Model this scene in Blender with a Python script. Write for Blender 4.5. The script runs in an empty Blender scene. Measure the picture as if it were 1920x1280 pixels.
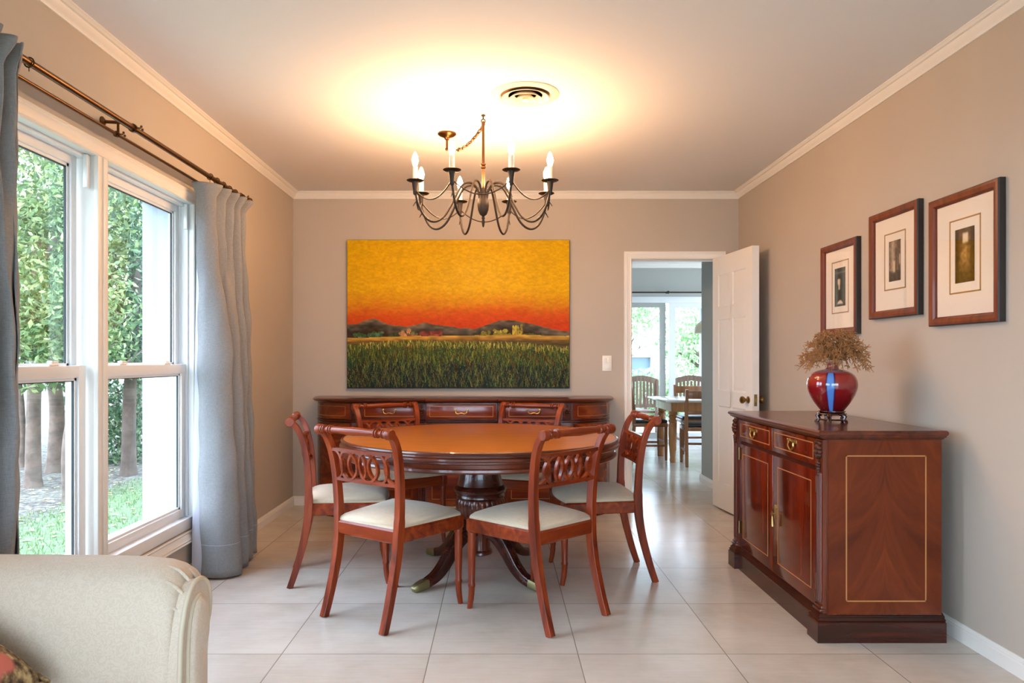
import bpy, bmesh, math, random
import numpy as np
from mathutils import Vector, Matrix
PI = math.pi
SC = bpy.context.scene
COL = SC.collection
random.seed(7)

# ------------------------------------------------------------------ helpers
def srgb(r, g, b):
    def f(c):
        c = c / 255.0
        return c / 12.92 if c <= 0.04045 else ((c + 0.055) / 1.055) ** 2.4
    return (f(r), f(g), f(b), 1.0)

class MB:
    """collects shapes into one mesh"""
    def __init__(self):
        self.bm = bmesh.new()
        self.mi = 0
    def _tag(self, faces):
        for f in faces:
            f.material_index = self.mi
    def box(self, x0, x1, y0, y1, z0, z1, bev=0.0, seg=2):
        r = bmesh.ops.create_cube(self.bm, size=1.0)
        vs = r['verts']
        sx, sy, sz = abs(x1 - x0), abs(y1 - y0), abs(z1 - z0)
        c = Vector(((x0 + x1) / 2, (y0 + y1) / 2, (z0 + z1) / 2))
        for v in vs:
            v.co = Vector((v.co.x * sx, v.co.y * sy, v.co.z * sz)) + c
        fs = list({f for v in vs for f in v.link_faces})
        self._tag(fs)
        if bev > 0:
            es = list({e for v in vs for e in v.link_edges})
            bmesh.ops.bevel(self.bm, geom=es, offset=min(bev, 0.45 * min(sx, sy, sz)), segments=seg, profile=0.5, affect='EDGES', material=self.mi)
        return self
    def face(self, pts):
        f = self.bm.faces.new([self.bm.verts.new(p) for p in pts])
        f.material_index = self.mi
        return f
    def rings(self, rings, close=True, cap0=True, cap1=True):
        """skin a list of rings of points"""
        vr = [[self.bm.verts.new(p) for p in r] for r in rings]
        n = len(vr[0])
        for a, b in zip(vr[:-1], vr[1:]):
            for i in range(n if close else n - 1):
                j = (i + 1) % n
                f = self.bm.faces.new((a[i], a[j], b[j], b[i]))
                f.material_index = self.mi
        if close and cap0 and n > 2:
            self.bm.faces.new(list(reversed(vr[0]))).material_index = self.mi
        if close and cap1 and n > 2:
            self.bm.faces.new(vr[-1]).material_index = self.mi
        return vr
    def lathe(self, prof, n=32, origin=(0, 0, 0), axis='Z', rmod=None):
        """prof: list of (r, h)"""
        o = Vector(origin)
        rings = []
        for r, h in prof:
            ring = []
            for k in range(n):
                a = 2 * PI * k / n
                rr = max(r, 1e-4)
                if rmod:
                    rr *= rmod(a, h)
                c, s = rr * math.cos(a), rr * math.sin(a)
                if axis == 'Z': p = Vector((c, s, h))
                elif axis == 'X': p = Vector((h, c, s))
                else: p = Vector((s, h, c))
                ring.append(o + p)
            rings.append(ring)
        self.rings(rings)
        return self
    def frames(self, path, up=None):
        pts = [Vector(p) for p in path]
        out = []
        prev = None
        for i, p in enumerate(pts):
            t = (pts[min(i + 1, len(pts) - 1)] - pts[max(i - 1, 0)])
            t.normalize()
            if up is not None:
                u = Vector(up)
            elif prev is not None:
                u = prev
            else:
                u = Vector((0, 0, 1)) if abs(t.z) < 0.9 else Vector((0, 1, 0))
            s = t.cross(u)
            if s.length < 1e-6:
                s = t.orthogonal()
            s.normalize()
            u2 = s.cross(t).normalized()
            prev = u2
            out.append((p, t, s, u2))
        return out
    def sweep(self, path, section, scales=None, up=None, cap=True):
        """section: list of (a,b): a along side, b along up"""
        rings = []
        for i, (p, t, s, u) in enumerate(self.frames(path, up)):
            k = scales[i] if scales else 1.0
            ka, kb = (k if isinstance(k, tuple) else (k, k))
            rings.append([p + s * (a * ka) + u * (b * kb) for a, b in section])
        self.rings(rings, True, cap, cap)
        return self
    def tube(self, path, r, n=10, up=None, cap=True):
        sec = [(math.cos(2 * PI * k / n), math.sin(2 * PI * k / n)) for k in range(n)]
        sc = r if isinstance(r, (list, tuple)) else [r] * len(path)
        return self.sweep(path, sec, list(sc), up, cap)
    def prism(self, poly, z0, z1, axis='Z'):
        """poly of 2D points extruded along an axis; Z: (x,y); X: (y,z); Y: (x,z)"""
        def m(p, h):
            if axis == 'Z': return Vector((p[0], p[1], h))
            if axis == 'X': return Vector((h, p[0], p[1]))
            return Vector((p[0], h, p[1]))
        self.rings([[m(p, z0) for p in poly], [m(p, z1) for p in poly]])
        return self
    def loft(self, levels):
        """levels: list of (poly2d, z)"""
        self.rings([[Vector((p[0], p[1], z)) for p in poly] for poly, z in levels])
        return self
    def ball(self, c, r, nu=12, nv=8):
        c = Vector(c)
        rx, ry, rz = r if isinstance(r, (tuple, list)) else (r, r, r)
        rings = []
        for j in range(nv + 1):
            a = -PI / 2 + PI * j / nv
            cr = max(math.cos(a), 1e-3)
            rings.append([c + Vector((rx * cr * math.cos(2 * PI * k / nu), ry * cr * math.sin(2 * PI * k / nu), rz * math.sin(a))) for k in range(nu)])
        self.rings(rings)
        return self
    def xf(self, mat, start=0):
        self.bm.verts.ensure_lookup_table()
        for v in self.bm.verts[start:]:
            v.co = mat @ v.co
        return self
    def count(self):
        return len(self.bm.verts)
    def build(self, name, mats, parent=None, smooth=35, kind=None):
        bmesh.ops.recalc_face_normals(self.bm, faces=self.bm.faces[:])
        me = bpy.data.meshes.new(name)
        self.bm.to_mesh(me)
        self.bm.free()
        for m in (mats if isinstance(mats, (list, tuple)) else [mats]):
            me.materials.append(m)
        if smooth:
            me.shade_smooth()
            me.set_sharp_from_angle(angle=math.radians(smooth))
        return link(name, me, parent, kind)

def link(name, me, parent=None, kind=None):
    o = bpy.data.objects.new(name, me)
    COL.objects.link(o)
    if parent is not None:
        o.parent = parent
    if kind:
        o['kind'] = kind
    return o

def tag(o, label, cat, group=None, kind=None):
    o['label'] = label
    o['category'] = cat
    if group: o['group'] = group
    if kind: o['kind'] = kind
    return o

def thing(name, label, cat, loc=(0, 0, 0), rz=0.0, group=None):
    o = bpy.data.objects.new(name, None)
    COL.objects.link(o)
    o.empty_display_size = 0.1
    o.location = loc
    o.rotation_euler = (0, 0, rz)
    return tag(o, label, cat, group)

def setting(name, loc=(0, 0, 0)):
    o = bpy.data.objects.new(name, None)
    COL.objects.link(o)
    o.location = loc
    o['kind'] = 'structure'
    return o

def dup(root, loc, rz, label, group=None):
    """a copy of a thing with copies of its parts and sub-parts"""
    r = root.copy(); COL.objects.link(r)
    r.location = loc; r.rotation_euler = (0, 0, rz)
    r['label'] = label
    if group: r['group'] = group
    for ch in list(root.children):
        c = ch.copy(); COL.objects.link(c); c.parent = r
        for g in list(ch.children):
            d = g.copy(); COL.objects.link(d); d.parent = c
    return r

def mesh_arrays(name, verts, faces, mats, parent=None, smooth=0):
    me = bpy.data.meshes.new(name)
    me.from_pydata(verts, [], faces)
    me.update()
    for m in (mats if isinstance(mats, (list, tuple)) else [mats]):
        me.materials.append(m)
    if smooth:
        me.shade_smooth()
        me.set_sharp_from_angle(angle=math.radians(smooth))
    return link(name, me, parent)

def catmull(pts, n=6):
    """smooth a polyline"""
    P = [Vector(p) for p in pts]
    out = []
    for i in range(len(P) - 1):
        p0 = P[max(i - 1, 0)]; p1 = P[i]; p2 = P[i + 1]; p3 = P[min(i + 2, len(P) - 1)]
        for k in range(n):
            t = k / n
            out.append(0.5 * ((2 * p1) + (p2 - p0) * t + (2 * p0 - 5 * p1 + 4 * p2 - p3) * t * t + (3 * p1 - p0 - 3 * p2 + p3) * t ** 3))
    out.append(P[-1].copy())
    return out

# ------------------------------------------------------------------ materials
def new_mat(name):
    m = bpy.data.materials.new(name)
    m.use_nodes = True
    nt = m.node_tree
    b = nt.nodes['Principled BSDF']
    return m, nt, b

def N(nt, kind, **kw):
    n = nt.nodes.new(kind)
    for k, v in kw.items():
        if k.startswith('i_'):
            key = k[2:]
            key = int(key) if key.isdigit() else key.replace('_', ' ')
            n.inputs[key].default_value = v
        else:
            setattr(n, k, v)
    return n

def L(nt, a, ao, b, bi):
    nt.links.new(a.outputs[ao], b.inputs[bi])

def ramp(nt, stops):
    r = nt.nodes.new('ShaderNodeValToRGB')
    e = r.color_ramp.elements
    while len(e) < len(stops):
        e.new(0.5)
    for i, (p, c) in enumerate(stops):
        e[i].position = p
        e[i].color = c
    return r

def bump(nt, b, src, out, strength, dist=0.002):
    n = N(nt, 'ShaderNodeBump')
    n.inputs['Strength'].default_value = strength
    n.inputs['Distance'].default_value = dist
    L(nt, src, out, n, 'Height')
    L(nt, n, 'Normal', b, 'Normal')

def plain(name, col, rough=0.5, metal=0.0, coat=0.0, spec=None, noise=0.0, nscale=8.0, bumps=0.0, bscale=300.0, sheen=0.0):
    m, nt, b = new_mat(name)
    b.inputs['Base Color'].default_value = col
    b.inputs['Roughness'].default_value = rough
    b.inputs['Metallic'].default_value = metal
    b.inputs['Coat Weight'].default_value = coat
    b.inputs['Coat Roughness'].default_value = 0.08
    b.inputs['Sheen Weight'].default_value = sheen
    if spec is not None:
        b.inputs['Specular IOR Level'].default_value = spec
    tc = N(nt, 'ShaderNodeTexCoord')
    if noise > 0:
        n = N(nt, 'ShaderNodeTexNoise', i_Scale=nscale, i_Detail=4.0)
        L(nt, tc, 'Object', n, 'Vector')
        c1 = tuple(c * (1 - noise) for c in col[:3]) + (1,)
        c2 = tuple(min(1, c * (1 + noise)) for c in col[:3]) + (1,)
        r = ramp(nt, [(0.3, c1), (0.7, c2)])
        L(nt, n, 'Fac', r, 'Fac'); L(nt, r, 'Color', b, 'Base Color')
    if bumps > 0:
        n = N(nt, 'ShaderNodeTexNoise', i_Scale=bscale, i_Detail=2.0)
        L(nt, tc, 'Object', n, 'Vector')
        bump(nt, b, n, 'Fac', bumps)
    return m

def wood(name, dark, mid, light, axis='Z', rough=0.28, coat=0.4, freq=22.0, rot=(0, 0, 0), spec=0.4):
    m, nt, b = new_mat(name)
    tc = N(nt, 'ShaderNodeTexCoord')
    mp = N(nt, 'ShaderNodeMapping')
    s = [freq, freq, freq]
    s['XYZ'.index(axis)] = freq * 0.09
    mp.inputs['Scale'].default_value = s
    mp.inputs['Rotation'].default_value = rot
    n = N(nt, 'ShaderNodeTexNoise', i_Scale=1.0, i_Detail=6.0, i_Roughness=0.62, i_Distortion=0.6)
    r = ramp(nt, [(0.28, dark), (0.5, mid), (0.74, light)])
    L(nt, tc, 'Object', mp, 'Vector'); L(nt, mp, 'Vector', n, 'Vector')
    L(nt, n, 'Fac', r, 'Fac'); L(nt, r, 'Color', b, 'Base Color')
    b.inputs['Roughness'].default_value = rough
    b.inputs['Specular IOR Level'].default_value = spec
    b.inputs['Coat Weight'].default_value = coat
    b.inputs['Coat Roughness'].default_value = 0.06
    return m

def flame_wood(name):
    """book-matched crotch veneer, mirrored about local x = 0"""
    m, nt, b = new_mat(name)
    tc = N(nt, 'ShaderNodeTexCoord')
    sep = N(nt, 'ShaderNodeSeparateXYZ'); L(nt, tc, 'Object', sep, 'Vector')
    ab = N(nt, 'ShaderNodeMath', operation='ABSOLUTE'); L(nt, sep, 'X', ab, 0)
    pw = N(nt, 'ShaderNodeMath', operation='POWER', i_1=0.5); L(nt, ab, 'Value', pw, 0)
    ml = N(nt, 'ShaderNodeMath', operation='MULTIPLY', i_1=0.75); L(nt, pw, 'Value', ml, 0)
    zz = N(nt, 'ShaderNodeMath', operation='ADD'); L(nt, sep, 'Z', zz, 0); L(nt, ml, 'Value', zz, 1)
    cb = N(nt, 'ShaderNodeCombineXYZ')
    ax = N(nt, 'ShaderNodeMath', operation='MULTIPLY', i_1=4.0); L(nt, ab, 'Value', ax, 0)
    az = N(nt, 'ShaderNodeMath', operation='MULTIPLY', i_1=5.0); L(nt, zz, 'Value', az, 0)
    L(nt, ax, 'Value', cb, 'X'); L(nt, az, 'Value', cb, 'Z')
    n = N(nt, 'ShaderNodeTexNoise', i_Scale=1.1, i_Detail=6.0, i_Roughness=0.6, i_Distortion=1.4)
    L(nt, cb, 'Vector', n, 'Vector')
    r = ramp(nt, [(0.22, srgb(70, 26, 11)), (0.45, srgb(98, 39, 16)), (0.6, srgb(110, 46, 19)), (0.84, srgb(134, 64, 30))])
    L(nt, n, 'Fac', r, 'Fac'); L(nt, r, 'Color', b, 'Base Color')
    b.inputs['Roughness'].default_value = 0.3
    b.inputs['Specular IOR Level'].default_value = 0.22
    b.inputs['Coat Weight'].default_value = 0.04
    b.inputs['Coat Roughness'].default_value = 0.1
    return m

def weave(name, c1, c2, scale=420.0, rough=0.9, sheen=0.25, b_str=0.25):
    """woven cloth: fine crossing threads and broken slubs"""
    m, nt, b = new_mat(name)
    tc = N(nt, 'ShaderNodeTexCoord')
    mp = N(nt, 'ShaderNodeMapping'); mp.inputs['Scale'].default_value = (scale, scale, scale * 0.06)
    mp2 = N(nt, 'ShaderNodeMapping'); mp2.inputs['Scale'].default_value = (scale * 0.06, scale * 0.06, scale)
    n1 = N(nt, 'ShaderNodeTexNoise', i_Scale=1.0, i_Detail=2.0); n2 = N(nt, 'ShaderNodeTexNoise', i_Scale=1.0, i_Detail=2.0)
    L(nt, tc, 'Object', mp, 'Vector'); L(nt, tc, 'Object', mp2, 'Vector')
    L(nt, mp, 'Vector', n1, 'Vector'); L(nt, mp2, 'Vector', n2, 'Vector')
    ad = N(nt, 'ShaderNodeMath', operation='ADD'); L(nt, n1, 'Fac', ad, 0); L(nt, n2, 'Fac', ad, 1)
    hf = N(nt, 'ShaderNodeMath', operation='MULTIPLY', i_1=0.5); L(nt, ad, 'Value', hf, 0)
    r = ramp(nt, [(0.35, c1), (0.65, c2)])
    L(nt, hf, 'Value', r, 'Fac'); L(nt, r, 'Color', b, 'Base Color')
    b.inputs['Roughness'].default_value = rough
    b.inputs['Sheen Weight'].default_value = sheen
    b.inputs['Specular IOR Level'].default_value = 0.2
    bump(nt, b, hf, 'Value', b_str, 0.001)
    return m

def damask(name):
    """cream cloth with a low contrast scrolling pattern"""
    m, nt, b = new_mat(name)
    tc = N(nt, 'ShaderNodeTexCoord')
    n = N(nt, 'ShaderNodeTexNoise', i_Scale=52.0, i_Detail=1.0, i_Distortion=1.6)
    L(nt, tc, 'Object', n, 'Vector')
    w = N(nt, 'ShaderNodeMath', operation='MULTIPLY', i_1=26.0); L(nt, n, 'Fac', w, 0)
    s = N(nt, 'ShaderNodeMath', operation='SINE'); L(nt, w, 'Value', s, 0)
    r = ramp(nt, [(0.35, srgb(194, 175, 154)), (0.62, srgb(202, 184, 164))])
    h = N(nt, 'ShaderNodeMath', operation='MULTIPLY_ADD', i_1=0.5, i_2=0.5); L(nt, s, 'Value', h, 0)
    L(nt, h, 'Value', r, 'Fac'); L(nt, r, 'Color', b, 'Base Color')
    rr = N(nt, 'ShaderNodeMapRange'); rr.inputs['To Min'].default_value = 0.55; rr.inputs['To Max'].default_value = 0.75
    L(nt, h, 'Value', rr, 'Value'); L(nt, rr, 'Result', b, 'Roughness')
    b.inputs['Sheen Weight'].default_value = 0.2
    return m

def glass_mat(name, tint=(1, 1, 1, 1), gloss=1.0):
    """thin pane: see-through with a mirror-like reflection that grows at grazing angles"""
    m = bpy.data.materials.new(name); m.use_nodes = True
    nt = m.node_tree; nt.nodes.clear()
    out = N(nt, 'ShaderNodeOutputMaterial'); mx = N(nt, 'ShaderNodeMixShader')
    tr = N(nt, 'ShaderNodeBsdfTransparent'); tr.inputs['Color'].default_value = tint
    gl = N(nt, 'ShaderNodeBsdfGlossy'); gl.inputs['Roughness'].default_value = 0.01
    fr = N(nt, 'ShaderNodeFresnel'); fr.inputs['IOR'].default_value = 1.45
    ml = N(nt, 'ShaderNodeMath', operation='MULTIPLY', i_1=gloss)
    L(nt, fr, 'Fac', ml, 0); L(nt, ml, 'Value', mx, 0)
    L(nt, tr, 'BSDF', mx, 1); L(nt, gl, 'BSDF', mx, 2); L(nt, mx, 'Shader', out, 'Surface')
    return m

def emit_mat(name, col, strength):
    m = bpy.data.materials.new(name); m.use_nodes = True
    nt = m.node_tree; nt.nodes.clear()
    out = N(nt, 'ShaderNodeOutputMaterial'); e = N(nt, 'ShaderNodeEmission')
    e.inputs['Color'].default_value = col; e.inputs['Strength'].default_value = strength
    L(nt, e, 'Emission', out, 'Surface')
    return m

def paint_attr(name, rough=0.6, bumps=0.0):
    """paint whose pigments are stored as a colour attribute of the mesh"""
    m, nt, b = new_mat(name)
    a = N(nt, 'ShaderNodeVertexColor', layer_name='paint')
    n = N(nt, 'ShaderNodeTexNoise', i_Scale=160.0, i_Detail=3.0)
    tc = N(nt, 'ShaderNodeTexCoord'); L(nt, tc, 'Object', n, 'Vector')
    L(nt, a, 'Color', b, 'Base Color')
    b.inputs['Roughness'].default_value = rough
    b.inputs['Specular IOR Level'].default_value = 0.08
    if bumps:
        bump(nt, b, n, 'Fac', bumps, 0.003)
    return m

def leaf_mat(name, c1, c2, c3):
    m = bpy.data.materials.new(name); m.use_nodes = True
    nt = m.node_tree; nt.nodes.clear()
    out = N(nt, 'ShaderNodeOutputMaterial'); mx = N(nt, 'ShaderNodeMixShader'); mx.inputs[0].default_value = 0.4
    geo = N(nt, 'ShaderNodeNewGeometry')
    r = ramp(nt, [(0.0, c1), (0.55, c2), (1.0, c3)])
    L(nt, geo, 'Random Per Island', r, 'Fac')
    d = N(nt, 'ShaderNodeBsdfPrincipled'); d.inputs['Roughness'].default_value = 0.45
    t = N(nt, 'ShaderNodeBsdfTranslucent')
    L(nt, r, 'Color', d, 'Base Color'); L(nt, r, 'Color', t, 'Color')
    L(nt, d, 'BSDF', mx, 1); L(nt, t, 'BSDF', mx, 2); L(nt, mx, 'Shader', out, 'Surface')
    return m

def tile_floor(name):
    m, nt, b = new_mat(name)
    tc = N(nt, 'ShaderNodeTexCoord')
    sep = N(nt, 'ShaderNodeSeparateXYZ'); L(nt, tc, 'Object', sep, 'Vector')
    def cell(axis, off, per):
        a = N(nt, 'ShaderNodeMath', operation='SUBTRACT', i_1=off); L(nt, sep, axis, a, 0)
        d = N(nt, 'ShaderNodeMath', operation='DIVIDE', i_1=per); L(nt, a, 'Value', d, 0)
        fl = N(nt, 'ShaderNodeMath', operation='FLOOR'); L(nt, d, 'Value', fl, 0)
        fr = N(nt, 'ShaderNodeMath', operation='FRACT'); L(nt, d, 'Value', fr, 0)
        pp = N(nt, 'ShaderNodeMath', operation='PINGPONG', i_1=0.5); L(nt, fr, 'Value', pp, 0)
        return fl, pp
    fx, px = cell('X', -0.281, 0.6); fy, py = cell('Y', 2.88, 0.594)
    mn = N(nt, 'ShaderNodeMath', operation='MINIMUM'); L(nt, px, 'Value', mn, 0); L(nt, py, 'Value', mn, 1)
    gr = N(nt, 'ShaderNodeMapRange'); gr.inputs['From Min'].default_value = 0.0022; gr.inputs['From Max'].default_value = 0.0042
    L(nt, mn, 'Value', gr, 'Value')
    cid = N(nt, 'ShaderNodeCombineXYZ'); L(nt, fx, 'Value', cid, 'X'); L(nt, fy, 'Value', cid, 'Y')
    wn = N(nt, 'ShaderNodeTexWhiteNoise', noise_dimensions='3D'); L(nt, cid, 'Vector', wn, 'Vector')
    sc = N(nt, 'ShaderNodeVectorMath', operation='SCALE'); sc.inputs['Scale'].default_value = 7.0; L(nt, wn, 'Color', sc, 0)
    ad = N(nt, 'ShaderNodeVectorMath', operation='ADD'); L(nt, sc, 'Vector', ad, 0); L(nt, tc, 'Object', ad, 1)
    n1 = N(nt, 'ShaderNodeTexNoise', i_Scale=3.2, i_Detail=6.0, i_Roughness=0.6); L(nt, ad, 'Vector', n1, 'Vector')
    mp = N(nt, 'ShaderNodeMapping'); mp.inputs['Scale'].default_value = (6, 60, 1); L(nt, ad, 'Vector', mp, 'Vector')
    n2 = N(nt, 'ShaderNodeTexNoise', i_Scale=1.0, i_Detail=3.0); L(nt, mp, 'Vector', n2, 'Vector')
    mixn = N(nt, 'ShaderNodeMath', operation='MULTIPLY_ADD', i_1=0.25); L(nt, n2, 'Fac', mixn, 0); L(nt, n1, 'Fac', mixn, 2)
    r = ramp(nt, [(0.42, srgb(188, 176, 162)), (0.6, srgb(198, 187, 175)), (0.8, srgb(206, 197, 186))])
    L(nt, mixn, 'Value', r, 'Fac')
    mx = N(nt, 'ShaderNodeMix', data_type='RGBA'); mx.inputs[6].default_value = srgb(142, 128, 114)
    L(nt, gr, 'Result', mx, 'Factor'); L(nt, r, 'Color', mx, 7)
    L(nt, mx, 2, b, 'Base Color')
    rr = N(nt, 'ShaderNodeMapRange'); rr.inputs['To Min'].default_value = 0.14; rr.inputs['To Max'].default_value = 0.26
    L(nt, n1, 'Fac', rr, 'Value'); L(nt, rr, 'Result', b, 'Roughness')
    b.inputs['Specular IOR Level'].default_value = 0.5
    bump(nt, b, gr, 'Result', 0.35, 0.0015)
    return m

M = {}
M['wall'] = plain('taupe_paint', srgb(182, 169, 155), 0.75, noise=0.015, nscale=3, bumps=0.05, bscale=400)
M['wall_far'] = plain('grey_paint', srgb(168, 168, 162), 0.75)
M['ceiling'] = plain('ceiling_paint', srgb(228, 225, 224), 0.8)
M['white'] = plain('white_gloss_paint', srgb(232, 226, 218), 0.38)
M['upvc'] = plain('white_window_frame', srgb(228, 228, 228), 0.35)
M['floor'] = tile_floor('beige_porcelain_tile')
DK, MD, LT = srgb(50, 16, 7), srgb(86, 32, 14), srgb(116, 50, 22)
M['mah_z'] = wood('mahogany_upright_grain', DK, MD, LT, 'Z')
M['mah_x'] = wood('mahogany_cross_grain', DK, MD, LT, 'X')
M['mah_y'] = wood('mahogany_long_grain', DK, MD, LT, 'Y')
M['mah_dark'] = wood('dark_mahogany', srgb(34, 11, 6), srgb(58, 20, 11), srgb(84, 34, 18), 'X', 0.24, 0.3)
M['carved'] = wood('carved_mahogany', srgb(38, 13, 7), srgb(70, 26, 13), srgb(104, 46, 24), 'X', 0.42, 0.05, 30, (0, 0, 0), 0.35)
M['chair_z'] = wood('chair_mahogany', srgb(66, 20, 7), srgb(126, 46, 16), srgb(158, 70, 28), 'Z', 0.34, 0.04, 16, (0, 0, 0), 0.3)
M['chair_x'] = wood('chair_mahogany_rail', srgb(66, 20, 7), srgb(124, 45, 16), srgb(156, 68, 27), 'X', 0.26, 0.12, 16, (0, 0, 0), 0.35)
M['veneer_x'] = wood('red_drawer_veneer', srgb(70, 20, 7), srgb(112, 40, 14), srgb(152, 72, 30), 'X', 0.22, 0.3, 14)
M['veneer_y'] = wood('red_door_veneer', srgb(60, 13, 4), srgb(96, 26, 8), srgb(124, 42, 15), 'Z', 0.14, 0.35, 11)
M['flame'] = flame_wood('flame_veneer')
M['inlay'] = plain('satinwood_inlay', srgb(176, 116, 62), 0.35, coat=0.15)
M['top_wood'] = wood('honey_veneer', srgb(156, 84, 32), srgb(176, 98, 38), srgb(192, 114, 50), 'X', 0.3, 0.12, 34, (0, 0, 0.7))
M['brass'] = plain('aged_brass', srgb(190, 160, 96), 0.3, 1.0)
M['brass_dull'] = plain('dull_brass', srgb(150, 140, 100), 0.45, 1.0)
M['bronze'] = plain('bronze_rod', srgb(104, 74, 46), 0.34, 1.0)
M['iron'] = plain('dark_brown_iron', srgb(44, 31, 23), 0.5, 0.2)
M['seat'] = weave('cream_seat_cloth', srgb(188, 168, 142), srgb(202, 184, 160), 500, 0.75, 0.2, 0.08)
M['sofa'] = damask('cream_damask')
M['piping'] = plain('cream_piping', srgb(198, 182, 158), 0.7)
M['curtain'] = weave('grey_linen', srgb(118, 117, 118), srgb(142, 140, 140), 900, 0.95, 0.1, 0.12)
M['lining'] = plain('pale_lining', srgb(182, 180, 190), 0.9)
M['glass'] = glass_mat('clear_window_glass', (0.97, 0.985, 0.98, 1), 0.16)
M['pic_glass'] = glass_mat('picture_glass', (1, 1, 1, 1), 0.15)
M['painting'] = paint_attr('oil_paint', 0.5, 0.5)
M['print'] = paint_attr('sepia_print', 0.7)
M['canvas_edge'] = plain('dark_canvas_edge', srgb(52, 44, 38), 0.8)
M['mat_board'] = plain('cream_mat_board', srgb(232, 218, 200), 0.9)
M['gold'] = plain('gilt_line', srgb(166, 124, 66), 0.5, 0.3)
M['frame'] = wood('red_brown_frame', srgb(84, 34, 18), srgb(112, 50, 28), srgb(128, 62, 36), 'Z', 0.4, 0.2, 20)
M['frame_edge'] = plain('dark_frame_edge', srgb(44, 34, 30), 0.5)
M['knob'] = plain('brass_knob', srgb(150, 116, 66), 0.28, 1.0)
M['candle'] = plain('ivory_candle_sleeve', srgb(236, 226, 208), 0.5)
M['vent'] = plain('cream_vent_metal', srgb(222, 208, 184), 0.5)
M['vent_dark'] = plain('vent_gap', srgb(140, 104, 68), 0.8)
M['plastic'] = plain('white_plastic', srgb(236, 228, 216), 0.35)
M['twig'] = plain('dried_straw', srgb(162, 112, 66), 0.9, noise=0.25, nscale=60)
M['stand'] = wood('rosewood_stand', srgb(30, 8, 8), srgb(54, 14, 12), srgb(80, 26, 20), 'X', 0.15, 0.7)
M['pine'] = wood('pine_wood', srgb(146, 92, 48), srgb(180, 122, 70), srgb(200, 144, 90), 'Z', 0.4, 0.2, 14)
M['pine_dark'] = wood('brown_chair_wood', srgb(110, 66, 36), srgb(140, 88, 50), srgb(160, 106, 64), 'Z', 0.4, 0.2, 14)
M['black_seat'] = plain('black_leather', srgb(38, 42, 44), 0.4)
M['reflection_top'] = plain('painted_reflection_top', srgb(196, 190, 176), 0.25, coat=0.4)  # pine top coloured pale to imitate the daylight it reflects
M['teak'] = wood('weathered_teak', srgb(104, 76, 66), srgb(138, 106, 92), srgb(160, 130, 114), 'Z', 0.7, 0.0, 14)
M['shade'] = plain('cream_enamel', srgb(216, 206, 176), 0.4)
M['stucco'] = plain('white_stucco', srgb(168, 171, 175), 0.9, bumps=0.4, bscale=120)
M['bark'] = plain('grey_bark', srgb(112, 96, 84), 0.95, noise=0.35, nscale=9, bumps=0.6, bscale=24)
M['bark_red'] = plain('red_brown_bark', srgb(100, 84, 74), 0.95, noise=0.35, nscale=9, bumps=0.6, bscale=24)
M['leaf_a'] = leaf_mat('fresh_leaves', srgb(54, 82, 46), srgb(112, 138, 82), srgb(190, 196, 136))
M['leaf_b'] = leaf_mat('darker_leaves', srgb(44, 72, 50), srgb(92, 122, 84), srgb(158, 174, 132))  # leaf greens a little darker and duller than the fresh ones
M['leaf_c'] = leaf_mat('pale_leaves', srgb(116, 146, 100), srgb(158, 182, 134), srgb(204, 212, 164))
M['grass'] = leaf_mat('lawn_blades', srgb(88, 112, 66), srgb(112, 134, 84), srgb(146, 160, 108))
M['dark_plastic'] = plain('dark_seal', srgb(40, 42, 44), 0.6)
SKY = 7.5
SUN = 0.7
EXPOSURE = 0.79
# ------------------------------------------------------------------ camera
CAMZ = 1.192
cam = bpy.data.cameras.new('camera')
camo = bpy.data.objects.new('camera', cam)
COL.objects.link(camo)
camo.location = (0, 0, CAMZ)
camo.rotation_euler = (PI / 2, 0, 0)
cam.sensor_width = 36.0
cam.lens = 1333.0 / 1920.0 * 36.0
cam.shift_x = 24.0 / 1920.0
cam.shift_y = 34.0 / 1920.0
cam.clip_start = 0.05
cam.clip_end = 200
SC.camera = camo

# ------------------------------------------------------------------ the room
XL, XR, YB, ZC = -1.692, 1.963, 5.83, 2.561
WT = 0.263                       # thickness of the outer wall
YR = -2.6                        # wall behind the camera
DX0, DX1, DZ = 1.085, 1.79, 2.015  # doorway
FY = 10.2                        # far wall of the breakfast room
FX0, FX1 = 0.6, 4.2
NX = 1.978                       # nib wall beside the doorway

def st(name, mb, m, parent=None, smooth=30):
    return mb.build(name, m, parent, smooth, None if parent is not None else 'structure')

b = MB(); b.box(XL - WT, FX1 + .3, YR, FY + .2, -0.12, 0.0); st('floor', b, M['floor'])
b = MB(); b.box(XL - WT, XR + .3, YR, YB + .12, ZC, ZC + .15); st('ceiling', b, M['ceiling'])
b = MB(); b.box(FX0, FX1 + .3, YB + .12, FY + .2, ZC, ZC + .15); st('ceiling_far', b, M['ceiling'])

# left wall with the sash window, and a second window further back beside the sofa
W0, W1, WZ0, WZ1 = 2.10, 3.91, 0.335, 2.045      # daylight opening
V0, V1 = -1.3, 0.9
b = MB()
b.box(XL - WT, XL, W1 + .03, YB + .12, 0, ZC)
b.box(XL - WT, XL, V1, W0 - .03, 0, ZC)
b.box(XL - WT, XL, YR, V0, 0, ZC)
for a0, a1 in ((W0 - .03, W1 + .03), (V0, V1)):
    b.box(XL - WT, XL, a0, a1, 0, WZ0 - .06)
    b.box(XL - WT, XL, a0, a1, WZ1 + .03, ZC)
st('wall_left', b, M['wall'])
b = MB()
b.box(XL - WT - .02, XL - WT, W1 + .06, YB + .3, -.15, 3.0)
b.box(XL - WT - .02, XL - WT, V1, W0 - .06, -.15, 3.0)
b.box(XL - WT - .02, XL - .125, W1 + .025, W1 + .075, WZ0 - .1, WZ1 + .05)
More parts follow.
